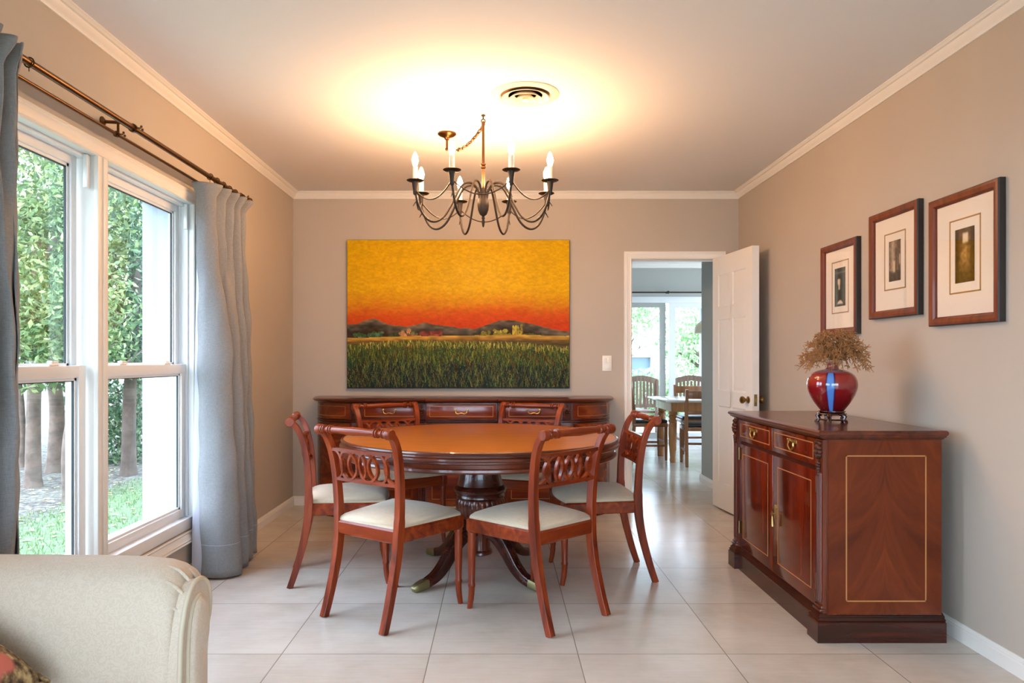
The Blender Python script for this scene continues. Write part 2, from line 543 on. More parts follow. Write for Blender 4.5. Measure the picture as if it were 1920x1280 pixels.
b.box(XL - WT - .02, XL - .125, W0 - .075, W0 - .025, WZ0 - .1, WZ1 + .05)
b.box(XL - WT - .02, XL - .125, W0 - .06, W1 + .06, WZ1 + .02, WZ1 + .06)
b.box(XL - WT - .02, XL - WT, W0 - .06, W1 + .06, -.15, WZ0 - .07)
st('wall_exterior', b, M['stucco'])
b = MB(); b.box(XR, XR + .2, YR, YB + .12, 0, ZC); st('wall_right', b, M['wall'])
b = MB()
b.box(XL, DX0 - .02, YB, YB + .12, 0, ZC)
b.box(DX1 + .02, XR, YB, YB + .12, 0, ZC)
b.box(DX0 - .02, DX1 + .02, YB, YB + .12, DZ + .02, ZC)
st('wall_back', b, M['wall'])
# the wall behind the camera: wide glazed doors to the terrace
b = MB()
b.box(XL, -1.6, YR - .2, YR, 0, ZC); b.box(1.9, XR, YR - .2, YR, 0, ZC); b.box(-1.6, 1.9, YR - .2, YR, 2.4, ZC)
st('wall_rear', b, M['wall'])
r = setting('window_2')
b = MB()
for x in (-1.6, -.46, .68, 1.82):
    b.box(x, x + .08, YR - .14, YR - .06, .02, 2.4)
b.box(-1.6, 1.9, YR - .14, YR - .06, 0, .1); b.box(-1.6, 1.9, YR - .14, YR - .06, 2.32, 2.4)
st('window_frame', b, M['upvc'], r)
b = MB(); b.box(-1.55, 1.85, YR - .105, YR - .1, .08, 2.34); st('glass', b, M['glass'], r)
r = setting('window_3')
b = MB()
for y in (V0, (V0 + V1) / 2 - .03, V1 - .06):
    b.box(XL - .11, XL - .03, y, y + .06, WZ0 - .06, WZ1 + .03)
b.box(XL - .11, XL - .03, V0, V1, WZ0 - .06, WZ0 + .03); b.box(XL - .11, XL - .03, V0, V1, WZ1 - .04, WZ1 + .03)
b.box(XL - .11, XL - .03, V0, V1, 1.12, 1.18)
st('window_frame', b, M['upvc'], r)
b = MB(); b.box(XL - .073, XL - .068, V0 + .03, V1 - .03, WZ0, WZ1); st('glass', b, M['glass'], r)

# cornices: profile (out from wall, down from ceiling)
CP = [(0, -.053), (.010, -.053), (.013, -.047), (.020, -.040), (.030, -.030), (.036, -.020), (.036, -.016), (.046, -.014), (.052, -.008), (.060, -.004), (.060, .004), (0, .004)]
b = MB(); b.rings([[Vector((XL + p, YR, ZC + z)) for p, z in CP], [Vector((XL + p, YB - p, ZC + z)) for p, z in CP]]); st('cornice_left', b, M['white'], smooth=20)
b = MB(); b.rings([[Vector((XR - p, YR, ZC + z)) for p, z in CP], [Vector((XR - p, YB - p, ZC + z)) for p, z in CP]]); st('cornice_right', b, M['white'], smooth=20)
b = MB(); b.rings([[Vector((XL + p, YB - p, ZC + z)) for p, z in CP], [Vector((XR - p, YB - p, ZC + z)) for p, z in CP]]); st('cornice_back', b, M['white'], smooth=20)
# baseboards
BP = [(0, 0), (.016, 0), (.016, .052), (.013, .056), (.013, .062), (.009, .066), (.006, .074), (0, .074)]
b = MB(); b.rings([[Vector((XL + p, YR, z)) for p, z in BP], [Vector((XL + p, YB - p, z)) for p, z in BP]]); st('baseboard_left', b, M['white'], smooth=20)
b = MB(); b.rings([[Vector((XR - p, YR, z)) for p, z in BP], [Vector((XR - p, YB - p, z)) for p, z in BP]]); st('baseboard_right', b, M['white'], smooth=20)
b = MB()
b.rings([[Vector((XL + p, YB - p, z)) for p, z in BP], [Vector((DX0 - .066, YB - p, z)) for p, z in BP]])
b.rings([[Vector((DX1 + .066, YB - p, z)) for p, z in BP], [Vector((XR - p, YB - p, z)) for p, z in BP]])
st('baseboard_back', b, M['white'], smooth=20)

# ------------------------------------------------------------------ sash window
win = setting('window_1')
def casing_profile(w):
    return [(0, 0), (0, .012), (.006, .017), (.014, .012), (.020, .014), (w - .026, .018), (w - .018, .023), (w - .010, .020), (w - .004, .024), (w, .022), (w, 0)]
def frame_loop(b, y0, y1, z0, z1, prof, xw, sgn=1):
    """mitred picture-frame moulding on the wall x = xw around an opening"""
    rings = []
    for cy, cz, dy, dz in ((y0, z0, -1, -1), (y1, z0, 1, -1), (y1, z1, 1, 1), (y0, z1, -1, 1), (y0, z0, -1, -1)):
        rings.append([Vector((xw + sgn * h, cy + dy * o, cz + dz * o)) for o, h in prof])
    b.rings(rings, True, False, False)
b = MB()
b.xw = 0
CW = 0.064
prof = casing_profile(CW)
frame_loop(b, W0, W1, WZ0 - .07, WZ1, prof, XL)
st('casing', b, M['white'], win, 25)
b = MB()       # jamb liner and stops
for y0, y1 in ((W0 - .025, W0), (W1, W1 + .025)):
    b.box(XL - .125, XL, y0, y1, WZ0 - .06, WZ1 + .025)
b.box(XL - .125, XL, W0 - .025, W1 + .025, WZ1, WZ1 + .025)
for y in (W0, W1):
    for x in (-.022, -.062, -.1):
        b.box(XL + x - .005, XL + x + .005, y - .010, y + .010, WZ0, WZ1)
b.box(XL - .1, XL - .03, W0, W1, WZ1 - .012, WZ1)
st('jamb', b, M['upvc'], win)
b = MB(); b.box(XL - .30, XL - .1, W0 - .03, W1 + .03, WZ0 - .07, WZ0 - .035); b.box(XL - .125, XL + .012, W0 - .03, W1 + .03, WZ0 - .06, WZ0 - .0, .004)
st('sill', b, M['upvc'], win)
MU0, MU1 = 2.963, 3.05
b = MB()
b.box(XL - .125, XL + .006, MU0 + .012, MU1 - .012, WZ0 - .02, WZ1, .003)
b.box(XL, XL + .018, MU0 + .004, MU0 + .038, WZ0 - .02, WZ1, .004); b.box(XL, XL + .018, MU1 - .038, MU1 - .004, WZ0 - .02, WZ1, .004)
st('mullion', b, M['white'], win)
def sash(name, x, y0, y1, z0, z1, sw, rb, rt):
    f = MB()
    d = .015
    f.box(x - d, x + d, y0, y0 + sw, z0, z1, .003); f.box(x - d, x + d, y1 - sw, y1, z0, z1, .003)
    e = d - .0012; f.box(x - e, x + e, y0 + sw - .006, y1 - sw + .006, z0 + .0008, z0 + rb, .003); f.box(x - e, x + e, y0 + sw - .006, y1 - sw + .006, z1 - rt, z1 - .0008, .003)
    fr = f.build(name, M['upvc'], win, 30)
    g = MB()       # glazing bead and dark seal
    q = .012
    for a0, a1, c0, c1 in ((y0 + sw, y0 + sw + q, z0 + rb, z1 - rt), (y1 - sw - q, y1 - sw, z0 + rb, z1 - rt), (y0 + sw, y1 - sw, z0 + rb, z0 + rb + q), (y0 + sw, y1 - sw, z1 - rt - q, z1 - rt)):
        g.box(x - .010, x + .004, a0, a1, c0, c1)
    g.mi = 1
    s = .004; w2 = sw + q
    for a0, a1, c0, c1 in ((y0 + w2, y0 + w2 + s, z0 + rb + q, z1 - rt - q), (y1 - w2 - s, y1 - w2, z0 + rb + q, z1 - rt - q), (y0 + w2, y1 - w2, z1 - rt - q - s, z1 - rt - q)):
        g.box(x - .008, x, a0, a1, c0, c1)
    g.build('glazing_bead', [M['upvc'], M['dark_plastic']], fr, 30)
    p = MB(); p.box(x - .007, x - .003, y0 + sw, y1 - sw, z0 + rb, z1 - rt)
    p.build('glass', M['glass'], fr, 0)
    return fr
for y0, y1 in ((W0, MU0 + .006), (MU1 - .006, W1)):
    sash('upper_sash', XL - .08, y0 + .012, y1 - .012, 1.125, WZ1 - .004, .038, .04, .045)
    lo = sash('lower_sash', XL - .042, y0 + .012, y1 - .012, WZ0 + .002, 1.168, .048, .045, .05)
    for f in (.25, .75):
        k = MB(); yy = y0 + (y1 - y0) * f
        k.box(XL - .062, XL - .030, yy - .03, yy + .03, 1.167, 1.175, .003); k.lathe([(.012, 1.174), (.011, 1.186), (.0, 1.188)], 12, (XL - .045, yy, 0))
        k.box(XL - .05, XL - .036, yy, yy + .04, 1.176, 1.186, .003)
        k.build('sash_lock', M['plastic'], lo)
    c = MB(); c.box(XL - .03, XL - .012, y1 - .03, y1 - .006, WZ1 - .14, WZ1 - .004, .002); c.build('balance_cover', M['upvc'], win)

# ------------------------------------------------------------------ doorway and door
b = MB()
pr = casing_profile(.062)
def cpt(cx, cz, dx, dz, o, h):
    return Vector((cx + dx * o, YB - h, cz + dz * o))
rings = []
for cx, cz, dx, dz in ((DX0, 0, -1, 0), (DX0, DZ, -1, 1), (DX1, DZ, 1, 1), (DX1, 0, 1, 0)):
    rings.append([cpt(cx, cz, dx, dz, o, h * .8) for o, h in pr])
b.rings(rings)
st('trim_1', b, M['white'], smooth=25)
b = MB()
b.box(DX0 - .02, DX0, YB, YB + .12, 0, DZ); b.box(DX1, DX1 + .02, YB, YB + .12, 0, DZ); b.box(DX0 - .02, DX1 + .02, YB, YB + .12, DZ, DZ + .02)
b.box(DX0, DX0 + .012, YB + .045, YB + .07, 0, DZ); b.box(DX0, DX1, YB + .045, YB + .07, DZ - .012, DZ)
st('trim_2', b, M['white'])

dr = setting('door_1', (1.785, 5.80, 0.012))
dang = math.atan2(1.862 - 1.785, 5.80 - 5.125)
dr.rotation_euler = (0, 0, dang)     # leaf runs along local -Y, thickness along -X
DW, DH, DT = .690, 2.0, .038
b = MB()
xs = [-.0, -.105, -.325, -.365, -.585, -DW]
zs = [0, .20, .815, .935, 1.50, 1.60, 1.855, DH]
b.box(-DT, 0, -DW, 0, 0, DH)
leaf = b.build('door_leaf', M['white'], dr, 0)
# stiles and rails stand proud of the sunk fields
b = MB()
for side in (-DT - .007, 0):
    def slab(y0, y1, z0, z1):
        b.box(side, side + .007, y0, y1, z0, z1)
    slab(-.105, 0, 0, DH); slab(-DW, -.585, 0, DH); slab(-.365, -.325, .2, 1.855)
    for z0, z1 in ((0, .2), (.815, .935), (1.5, 1.6), (1.855, DH)):
        slab(-.585, -.105, z0, z1)
b.build('stiles_and_rails', M['white'], dr, 0)
for y0, y1 in ((-.325, -.105), (-.585, -.365)):
    for z0, z1 in ((.2, .815), (.935, 1.5), (1.6, 1.855)):
        b = MB()
        for sgn, x in ((-1, -DT), (1, 0)):
            def ring(i, h):
                return [Vector((x + sgn * h, y, z)) for y, z in ((y0 + i, z0 + i), (y1 - i, z0 + i), (y1 - i, z1 - i), (y0 + i, z1 - i))]
            b.rings([ring(0, .0065), ring(.010, .0012), ring(.016, .0012), ring(.036, .0055), ring(.04, .0055)], True, False, True)
        b.build('door_panel', M['white'], dr, 15)
b = MB()
for sgn, x in ((-1, -DT - .007), (1, .007)):
    pr_ = [(.026, 0), (.026, .004), (.012, .008), (.010, .024), (.020, .032), (.027, .044), (.025, .055), (.014, .062), (0, .063)]
    b.lathe([(r_, x + sgn * h) for r_, h in pr_], 20, (0, -DW + .06, .888), 'X')
b.build('door_knob', M['knob'], dr)
b = MB(); b.box(-.031, -.009, -DW - .0022, -DW + .002, .845, .93); b.mi = 1; b.box(-.026, -.014, -DW - .006, -DW, .875, .9)
b.build('latch_plate', [M['brass_dull'], M['brass']], dr)

# light switches beside the doorway
sw = thing('light_switch_plate', 'white double light switch plate on the taupe wall beside the door frame', 'light switch', (.883, YB, 1.162))
b = MB(); b.box(-.038, .038, -.009, 0, -.063, .063, .003); b.build('plate', M['plastic'], sw)
for x0, x1, z0, z1 in ((-.026, -.003, .004, .044), (.003, .026, .004, .044), (-.026, .026, -.046, -.006)):
    b = MB(); b.box(x0, x1, -.014, -.008, z0, z1, .002); b.build('rocker', M['plastic'], sw)

# ------------------------------------------------------------------ ceiling vent
vt = thing('ceiling_air_vent', 'round cream air vent with concentric rings set in the ceiling', 'air vent', (.135, 3.67, ZC))
b = MB(); b.lathe([(.175, 0), (.175, -.003), (.168, -.008), (.132, -.010), (.126, -.004), (.126, 0)], 48); b.build('outer_flange', M['vent'], vt)
b = MB(); b.lathe([(.128, -.0005), (.128, -.0015), (0, -.0015)], 40); b.build('backing', M['vent_dark'], vt)
for r0, r1, d in ((.092, .122, .020), (.060, .086, .026), (.030, .054, .031)):
    b = MB(); b.lathe([(r0 - .004, -.004), (r0, -.004), (r1, -d), (r1 - .002, -d - .003), (r0 - .004, -.008), (r0 - .004, -.004)], 40); b.build('vent_ring', M['vent'], vt)
b = MB(); b.lathe([(.006, -.002), (.022, -.033), (0, -.034)], 24); b.build('vent_hub', M['vent'], vt)

# ------------------------------------------------------------------ breakfast room beyond the doorway
b = MB()
b.box(FX0 - .15, FX0, YB + .12, FY + .2, 0, ZC)
st('wall_far_left', b, M['wall_far'])
b = MB(); b.box(NX, NX + .12, YB + .12, 6.95, 0, ZC); st('wall_nib', b, M['wall_far'])
b = MB()
b.box(FX1, FX1 + .15, 6.0, 7.4, 0, ZC); b.box(FX1, FX1 + .15, 9.8, FY + .2, 0, ZC); b.box(FX1, FX1 + .15, 7.4, 9.8, 0, .3); b.box(FX1, FX1 + .15, 7.4, 9.8, 2.2, ZC)
st('wall_far_right', b, M['wall_far'])
r = setting('added_daylight_window')  # unseen window, added to let more daylight into the breakfast room
b = MB()
for y in (7.4, 8.56, 9.74): b.box(FX1 + .04, FX1 + .1, y, y + .06, .3, 2.2)
b.box(FX1 + .04, FX1 + .1, 7.4, 9.8, .3, .36); b.box(FX1 + .04, FX1 + .1, 7.4, 9.8, 2.14, 2.2)
b.build('window_frame', M['upvc'], r)
b = MB(); b.box(FX1 + .066, FX1 + .071, 7.45, 9.75, .34, 2.16); b.build('glass', M['glass'], r, 0)
b = MB(); b.box(NX + .12, FX1, 6.83, 6.95, 0, ZC); st('wall_far_near', b, M['wall_far'])
G0, G1, GZ = 1.42, 3.5, 2.095
b = MB(); b.box(FX0, G0, FY, FY + .2, 0, ZC); b.box(G1, FX1, FY, FY + .2, 0, ZC); b.box(G0, G1, FY, FY + .2, GZ, ZC)
st('wall_far_back', b, M['wall_far'])
b = MB()
b.rings([[Vector((NX - p, YB + .12, z)) for p, z in BP], [Vector((NX - p, 6.95, z)) for p, z in BP]])
b.rings([[Vector((NX - .016, 6.95 + p, z)) for p, z in BP], [Vector((NX + .12, 6.95 + p, z)) for p, z in BP]])
st('baseboard_far', b, M['white'], smooth=20)
b = MB(); b.box(FX0, FX1, FY - .06, FY, ZC - .06, ZC); st('cornice_far', b, M['white'])
pd = setting('window_4', (0, FY, 0))
b = MB()
b.box(G0, G1, .0, .09, GZ - .085, GZ, .004); b.box(G0, G1, .0, .09, 0, .05)
b.box(G0, G0 + .06, .0, .09, 0, GZ); b.box(G1 - .06, G1, .0, .09, 0, GZ)
b.build('window_frame', M['upvc'], pd)
b = MB()
b.box(G0 + .05, 2.36, .053, .082, GZ - .15, GZ - .083); b.box(2.315, 2.40, .05, .085, .05, GZ - .086); b.box(G0 + .062, G0 + .12, .05, .085, .052, GZ - .086); b.box(G0 + .07, 2.36, .053, .082, .053, .14)
fr = b.build('sliding_panel', M['wall_far'], pd)
g = MB(); g.box(G0 + .1, 2.33, .066, .071, .1, GZ - .14); g.build('glass', M['glass'], fr, 0)
b = MB()
b.box(2.48, G1 - .08, .013, .042, GZ - .16, GZ - .089); b.box(2.44, 2.53, .01, .045, .052, GZ - .0865); b.box(G1 - .13, G1 - .062, .01, .045, .052, GZ - .0865); b.box(2.48, G1 - .08, .013, .042, .053, .14)
fr = b.build('fixed_panel', M['upvc'], pd)
g = MB(); g.box(2.5, G1 - .1, .026, .031, .1, GZ - .14); g.build('glass', M['glass'], fr, 0)
cr = thing('curtain_rod', 'thin dark curtain rod above the patio doors of the breakfast room', 'curtain rod', (2.4, FY - .09, 2.148))
b = MB(); b.tube([(-1.1, 0, 0), (1.2, 0, 0)], .011, 10); b.build('rod', M['iron'], cr)
for x in (-1.0, .0, 1.1):
    b = MB(); b.tube([(x, .09, 0), (x, 0, 0)], .012, 8); b.ball((x, -.012, 0), .022); b.build('bracket', M['iron'], cr)
# ------------------------------------------------------------------ dining chairs
def make_chair(loc, rz, label):
    t = thing('dining_chair', label, 'dining chair', loc, rz, 'mahogany dining chairs around the round table')
    # seat frame: trapezoid with bowed front
    def outline(inset=0.0, n=10):
        pts = [(-.192 + inset, -.225 + inset), (.192 - inset, -.225 + inset)]
        for k in range(n + 1):
            u = 1 - 2 * k / n
            pts.append((u * (.238 - inset), .205 + .030 * (1 - u * u) - inset))
        return pts
    b = MB()
    b.loft([(outline(.006), .372), (outline(0), .378), (outline(0), .428), (outline(.006), .436)])
    b.build('seat_frame', M['chair_x'], t, 25)
    # domed cushion
    b = MB(); rings = []
    for k, (ins, z) in enumerate(((.014, .425), (.010, .440), (.014, .452), (.030, .466), (.060, .479), (.10, .489), (.15, .495), (.185, .497))):
        rings.append([Vector((x, y, z)) for x, y in outline(ins)])
    b.rings(rings)
    b.build('seat_cushion', M['seat'], t, 60)
    # back posts sweep from the splayed foot to the scrolled top
    side = [(0, -.095, .190), (.06, -.074, .189), (.14, -.050, .188), (.24, -.024, .187), (.34, -.006, .189), (.41, .000, .191), (.47, .002, .194), (.56, .000, .199),
            (.65, -.006, .204), (.73, -.018, .209), (.79, -.034, .214), (.835, -.055, .218), (.862, -.078, .221), (.872, -.092, .222)]
    for s in (-1, 1):
        b = MB()
        path = catmull([(s * x, -.205 + y, z) for z, y, x in side], 4)
        n = len(path)
        sc = []
        for i, p in enumerate(path):
            z = p.z
            d = .95 if z < .25 else 1.0
            if z < .37: kb = .82 + .28 * (z / .37)
            elif z < .47: kb = 1.12
            else: kb = 1.0 - .28 * min(1, (z - .47) / .38)
            sc.append((d, kb))
        b.sweep(path, [(-.0150, -.019), (.0150, -.019), (.0165, -.017), (.0165, .017), (.0150, .019), (-.0150, .019), (-.0165, .017), (-.0165, -.017)], sc, up=(0, 1, 0.15))
        b.lathe([(.0, -.0175), (.021, -.0175), (.024, -.012), (.024, .012), (.021, .0175), (0, .0175)], 18, (s * .222, -.296, .868), 'X')
        b.build('back_post', M['chair_z'], t, 30)
        # turned and reeded front leg with a slight outward kick
        b = MB()
        pts = [(.436, 0), (.40, 0), (.372, 0), (.366, 0), (.355, 0), (.345, 0), (.335, 0), (.22, 0), (.125, 0), (.118, 0), (.110, 0), (.102, 0), (.075, .0008), (.045, .003), (.018, .0062), (0, .008)]
        rad = [.022, .022, .022, .018, .0215, .018, .0195, .018, .0155, .0180, .0180, .0155, .0150, .0142, .0132, .0122]
        b.tube([(s * (.212 + k * .3), .196 + k * 1.6, z) for z, k in pts], rad, 16, up=(0, 1, 0))
        b.build('front_leg', M['chair_z'], t, 40)
    # turned crest rail
    h = .222
    prof = [(0, -h + .012), (.015, -h + .013), (.021, -h + .020), (.021, -h + .025), (.014, -h + .028), (.014, -h + .031), (.021, -h + .034), (.021, -h + .038), (.0125, -h + .042), (.0125, -h + .062), (.021, -h + .065), (.021, -h + .070), (.0135, -h + .073), (.0135, -h + .077), (.021, -h + .080), (.021, -h + .084), (.0155, -h + .088)]
    prof += [(.0165, -.08), (.0195, 0), (.0165, .08)] + [(r, -x) for r, x in reversed(prof)]
    b = MB(); b.lathe(prof, 18, (0, -.296, .870), 'X'); b.build('crest_rail', M['chair_x'], t, 40)
    # fretwork: two thin rails and interlaced rings
    def bow(x): return -.012 * (1 - (x / .205) ** 2)
    for z, y, hw in ((.772, -.235, .205), (.632, -.212, .198)):
        b = MB()
        path = [(x * hw / 8, y + bow(x * hw / 8), z) for x in range(-8, 9)]
        b.sweep(path, [(-.010, -.0075), (.010, -.0075), (.010, .0075), (-.010, .0075)], None, up=(0, 0, 1))
        b.build('splat_rail', M['chair_x'], t, 30)
    for k in range(6):
        cx = -.150 + k * .060
        b = MB()
        a0, a1 = 0, 2 * PI
        if k == 0: cx = -.190; a0, a1 = -PI / 2, PI / 2
        if k == 5: cx = .190; a0, a1 = PI / 2, 3 * PI / 2
        if 0 < k < 5: cx = -.096 + (k - 1) * .064
        path = []
        for i in range(25):
            a = a0 + (a1 - a0) * i / 24
            x = cx + .056 * math.cos(a); z = .702 + .067 * math.sin(a)
            path.append((x, -.224 + bow(x) - .165 * (z - .702) + .004 * math.cos(2 * a) * (1 if k % 2 else -1), z))
        if a1 - a0 > 6: path = path[:-1]
        ctr = Vector((cx, -.224, .702))
        rings = []
        nn = len(path)
        for i, p in enumerate(path):
            p = Vector(p); rad = (p - ctr); rad.y = 0; rad.normalize()
            yv = Vector((0, 1, 0))
            rings.append([p + rad * a_ + yv * b_ for a_, b_ in ((-.006, -.008), (.006, -.008), (.006, .008), (-.006, .008))])
        if a1 - a0 > 6: rings.append(rings[0])
        b.rings(rings, True, a1 - a0 < 6, a1 - a0 < 6)
        bmesh.ops.remove_doubles(b.bm, verts=b.bm.verts, dist=1e-6)
        b.build('ring', M['chair_x'], t, 30)
    return t

def facing(x, y): return math.atan2(y, x) - PI / 2
TX, TY = -.107, 4.0
# (rear feet midpoint, facing)
def chair_at(mx, my, fx, fy):
    l = math.hypot(fx, fy); fx /= l; fy /= l
    return (mx + fx * .30, my + fy * .30, 0), facing(fx, fy)
specs = [
    ((-.6575, 3.188, .575, .818), 'mahogany dining chair before the round table, back to us, nearer the window'),
    ((.361, 3.186, -.68, .733), 'mahogany dining chair before the round table, back to us, nearer the display cabinet'),
    ((-1.132, 3.897, .978, .20), 'mahogany dining chair at the table end by the window, seen side-on'),
    ((.826, 4.005, -.997, -.07), 'mahogany dining chair at the table end by the doorway, seen side-on'),
    ((-.80, 4.985, .50, -.866), 'mahogany dining chair behind the round table, facing us, nearer the window'),
    ((.235, 4.985, -.44, -.90), 'mahogany dining chair behind the round table, facing us, nearer the doorway'),
]
ch0 = None
for sp, lab in specs:
    loc, rz = chair_at(*sp)
    if ch0 is None: ch0 = make_chair(loc, rz, lab)
    else: dup(ch0, loc, rz, lab)

# ------------------------------------------------------------------ round table
tb = thing('round_dining_table', 'round mahogany pedestal dining table with honey-coloured top among six chairs', 'table', (TX, TY, 0))
R = .758
b = MB(); b.lathe([(0, .750), (R - .006, .750), (R - .006, .765), (R - .012, .766), (0, .766)], 96); b.build('tabletop', M['top_wood'], tb, 30)
b = MB()
b.lathe([(R - .07, .746), (R - .0055, .746), (R - .0055, .7665), (R, .7675), (R + .007, .764), (R + .010, .757), (R + .007, .751), (R + .002, .749), (R + .004, .742), (R + .014, .736), (R + .016, .728), (R + .010, .721), (R - .002, .718), (R - .07, .716)], 96)
b.build('rim', M['mah_x'], tb, 30)
b = MB()
b.lathe([(R - .10, .720), (R - .006, .720), (R - .004, .712), (R - .012, .707), (R - .014, .690), (R - .003, .685), (R - .001, .674), (R - .012, .665), (R - .10, .664)], 96)
b.build('apron', M['mah_x'], tb, 30)
b = MB()   # turned upper pedestal
b.lathe([(0, .70), (.25, .70), (.25, .664), (.22, .655), (.118, .650), (.112, .60), (.116, .545), (.126, .505), (.130, .492), (.142, .484), (.150, .470), (.146, .456), (.136, .450), (.140, .442), (.142, .430), (.132, .418), (0, .418)], 48)
b.build('pedestal_collar', M['mah_dark'], tb, 35)
b = MB()   # lobed cup and reeded column
b.lathe([(0, .420), (.130, .418), (.138, .40), (.137, .37), (.128, .335), (.105, .308), (.078, .296), (0, .294)], 96, rmod=lambda a, h: 1 - .045 * abs(math.sin(a * 12)) ** .6 * -1 - .045)
b.build('lobed_cup', M['mah_z'], tb, 40)
b = MB()
b.lathe([(0, .30), (.074, .30), (.068, .27), (.058, .24), (.056, .17), (.058, .125)], 64, rmod=lambda a, h: 1 - .05 * (1 - abs(math.sin(a * 8))))
b.lathe([(0, .130), (.062, .130), (.070, .120), (.070, .108), (.058, .100), (0, .099)], 32)
b.build('column', M['mah_z'], tb, 40)
for ang in (228, 312, 48, 132):
    a = math.radians(ang + 0)
    dx, dy = math.cos(a), math.sin(a)
    pp = [(.045, .265), (.10, .255), (.17, .215), (.235, .150), (.29, .090), (.345, .052), (.40, .034), (.425, .029)]
    path = catmull([(dx * r, dy * r, z) for r, z in pp], 5)
    sc = []
    for p in path:
        r = math.hypot(p.x, p.y)
        k = (r - .045) / .38
        sc.append((1.05 - .30 * k, 1.25 - .72 * k))
    b = MB()
    sec = [(-.026, -.040), (.026, -.040), (.030, -.030), (.030, .028), (.026, .036), (.018, .038), (.014, .034), (.006, .040), (-.006, .040), (-.014, .034), (-.018, .038), (-.026, .036), (-.030, .028), (-.030, -.030)]
    b.sweep(path, sec, sc, up=(0, 0, 1))
    lg = b.build('leg', M['mah_dark'], tb, 35)
    b = MB()
    cap = [(.405, .031), (.43, .028), (.47, .023), (.492, .018), (.50, .016)]
    b.sweep([(dx * r, dy * r, z) for r, z in cap], [(-.026, -.026), (.026, -.026), (.029, -.016), (.029, .016), (.024, .026), (-.024, .026), (-.029, .016), (-.029, -.016)], [.86, .82, .72, .58, .30], up=(0, 0, 1))
    b.build('brass_cap', M['brass_dull'], lg, 40)

# ------------------------------------------------------------------ long sideboard on the back wall
sb = thing('sideboard', 'long mahogany sideboard with rounded ends and brass-handled drawers below the sunset painting', 'sideboard', (-.285, YB - .002, 0))
def plan(hw, dep, brk, n=14, e=2.6):
    """half-width, depth, projection of the middle section; origin at the back centre, front towards -Y"""
    pts = [(-hw, 0)]
    a = .42
    xs = hw - a
    for k in range(1, n + 1):
        t = PI / 2 * k / n
        pts.append((-xs - a * math.cos(t) ** (2 / e), -(dep) * math.sin(t) ** (2 / e)))
    pts += [(-.275, -dep), (-.268, -dep - brk), (.268, -dep - brk), (.275, -dep)]
    right = [(-x, y) for x, y in pts[:n + 1]]
    pts += list(reversed(right))
    return pts
HW, DP, BK = 1.195, .470, .022
b = MB()
b.loft([(plan(HW - .012, DP - .008, BK), .0), (plan(HW - .012, DP - .008, BK), .075), (plan(HW - .022, DP - .018, BK), .088)])
b.build('plinth', M['mah_dark'], sb, 25)
b = MB(); b.loft([(plan(HW - .03, DP - .025, BK), .08), (plan(HW - .03, DP - .025, BK), .866)]); b.build('body', M['mah_z'], sb, 25)
b = MB()
b.loft([(plan(HW - .026, DP - .02, BK), .716), (plan(HW - .018, DP - .012, BK), .722), (plan(HW - .018, DP - .012, BK), .730), (plan(HW - .026, DP - .02, BK), .736)])
b.build('waist_moulding', M['mah_dark'], sb, 25)
b = MB()
b.loft([(plan(HW - .02, DP - .015, BK), .864), (plan(HW, DP + .003, BK), .870), (plan(HW + .012, DP + .014, BK), .880), (plan(HW + .012, DP + .016, BK), .888), (plan(HW + .004, DP + .010, BK), .895), (plan(HW, DP + .006, BK), .897)])
b.build('top', M['mah_x'], sb, 25)
def strip_rect(b, x0, x1, z0, z1, w, y, t=.0012):
    """a thin frame of inlay on a front that faces -Y"""
    for a0, a1, c0, c1 in ((x0, x1, z0, z0 + w), (x0, x1, z1 - w, z1), (x0, x0 + w, z0 + w, z1 - w), (x1 - w, x1, z0 + w, z1 - w)):
        b.box(a0, a1, y - t, y + .001, c0, c1)
def swan_handle(parent, x, y, z, mat, w=.046, d=.024, drop=.022):
    b = MB()
    for s in (-1, 1):
        b.lathe([(.009, y), (.009, y - .003), (.004, y - .006), (.004, y - .016), (.006, y - .018), (0, y - .02)], 12, (x + s * w, 0, z + .004), 'Y')
    path = catmull([(x - w - .004, y - .016, z + .010), (x - w + .004, y - .017, z - .004), (x - w + .006, y - d, z - drop * .7), (x - w * .5, y - d, z - drop), (x - .008, y - d, z - drop * .8), (x + .008, y - d, z - drop * .8), (x + w * .5, y - d, z - drop), (x + w - .006, y - d, z - drop * .7), (x + w - .004, y - .017, z - .004), (x + w + .004, y - .016, z + .010)], 4)
    b.tube(path, .0036, 8)
    return b.build('handle', mat, parent, 40)
yF = -(DP - .025)
for x0, x1, y in ((-.755, -.335, yF), (-.262, .262, yF - BK), (.335, .755, yF)):
    b = MB(); b.box(x0, x1, y - .012, y + .01, .742, .858, .004); d = b.build('drawer', M['veneer_x'], sb)
    i = MB(); strip_rect(i, x0 + .022, x1 - .022, .762, .842, .0035, y - .012); i.build('inlay', M['inlay'], d, 0)
    swan_handle(d, (x0 + x1) / 2, y - .012, .808, M['brass'])
    dd = MB(); dd.box(x0, x1, y - .010, y + .01, .095, .708, .004); dd = dd.build('door', M['veneer_x'], sb)
    i = MB(); strip_rect(i, x0 + .04, x1 - .04, .14, .665, .0035, y - .010); i.build('inlay', M['inlay'], dd, 0)
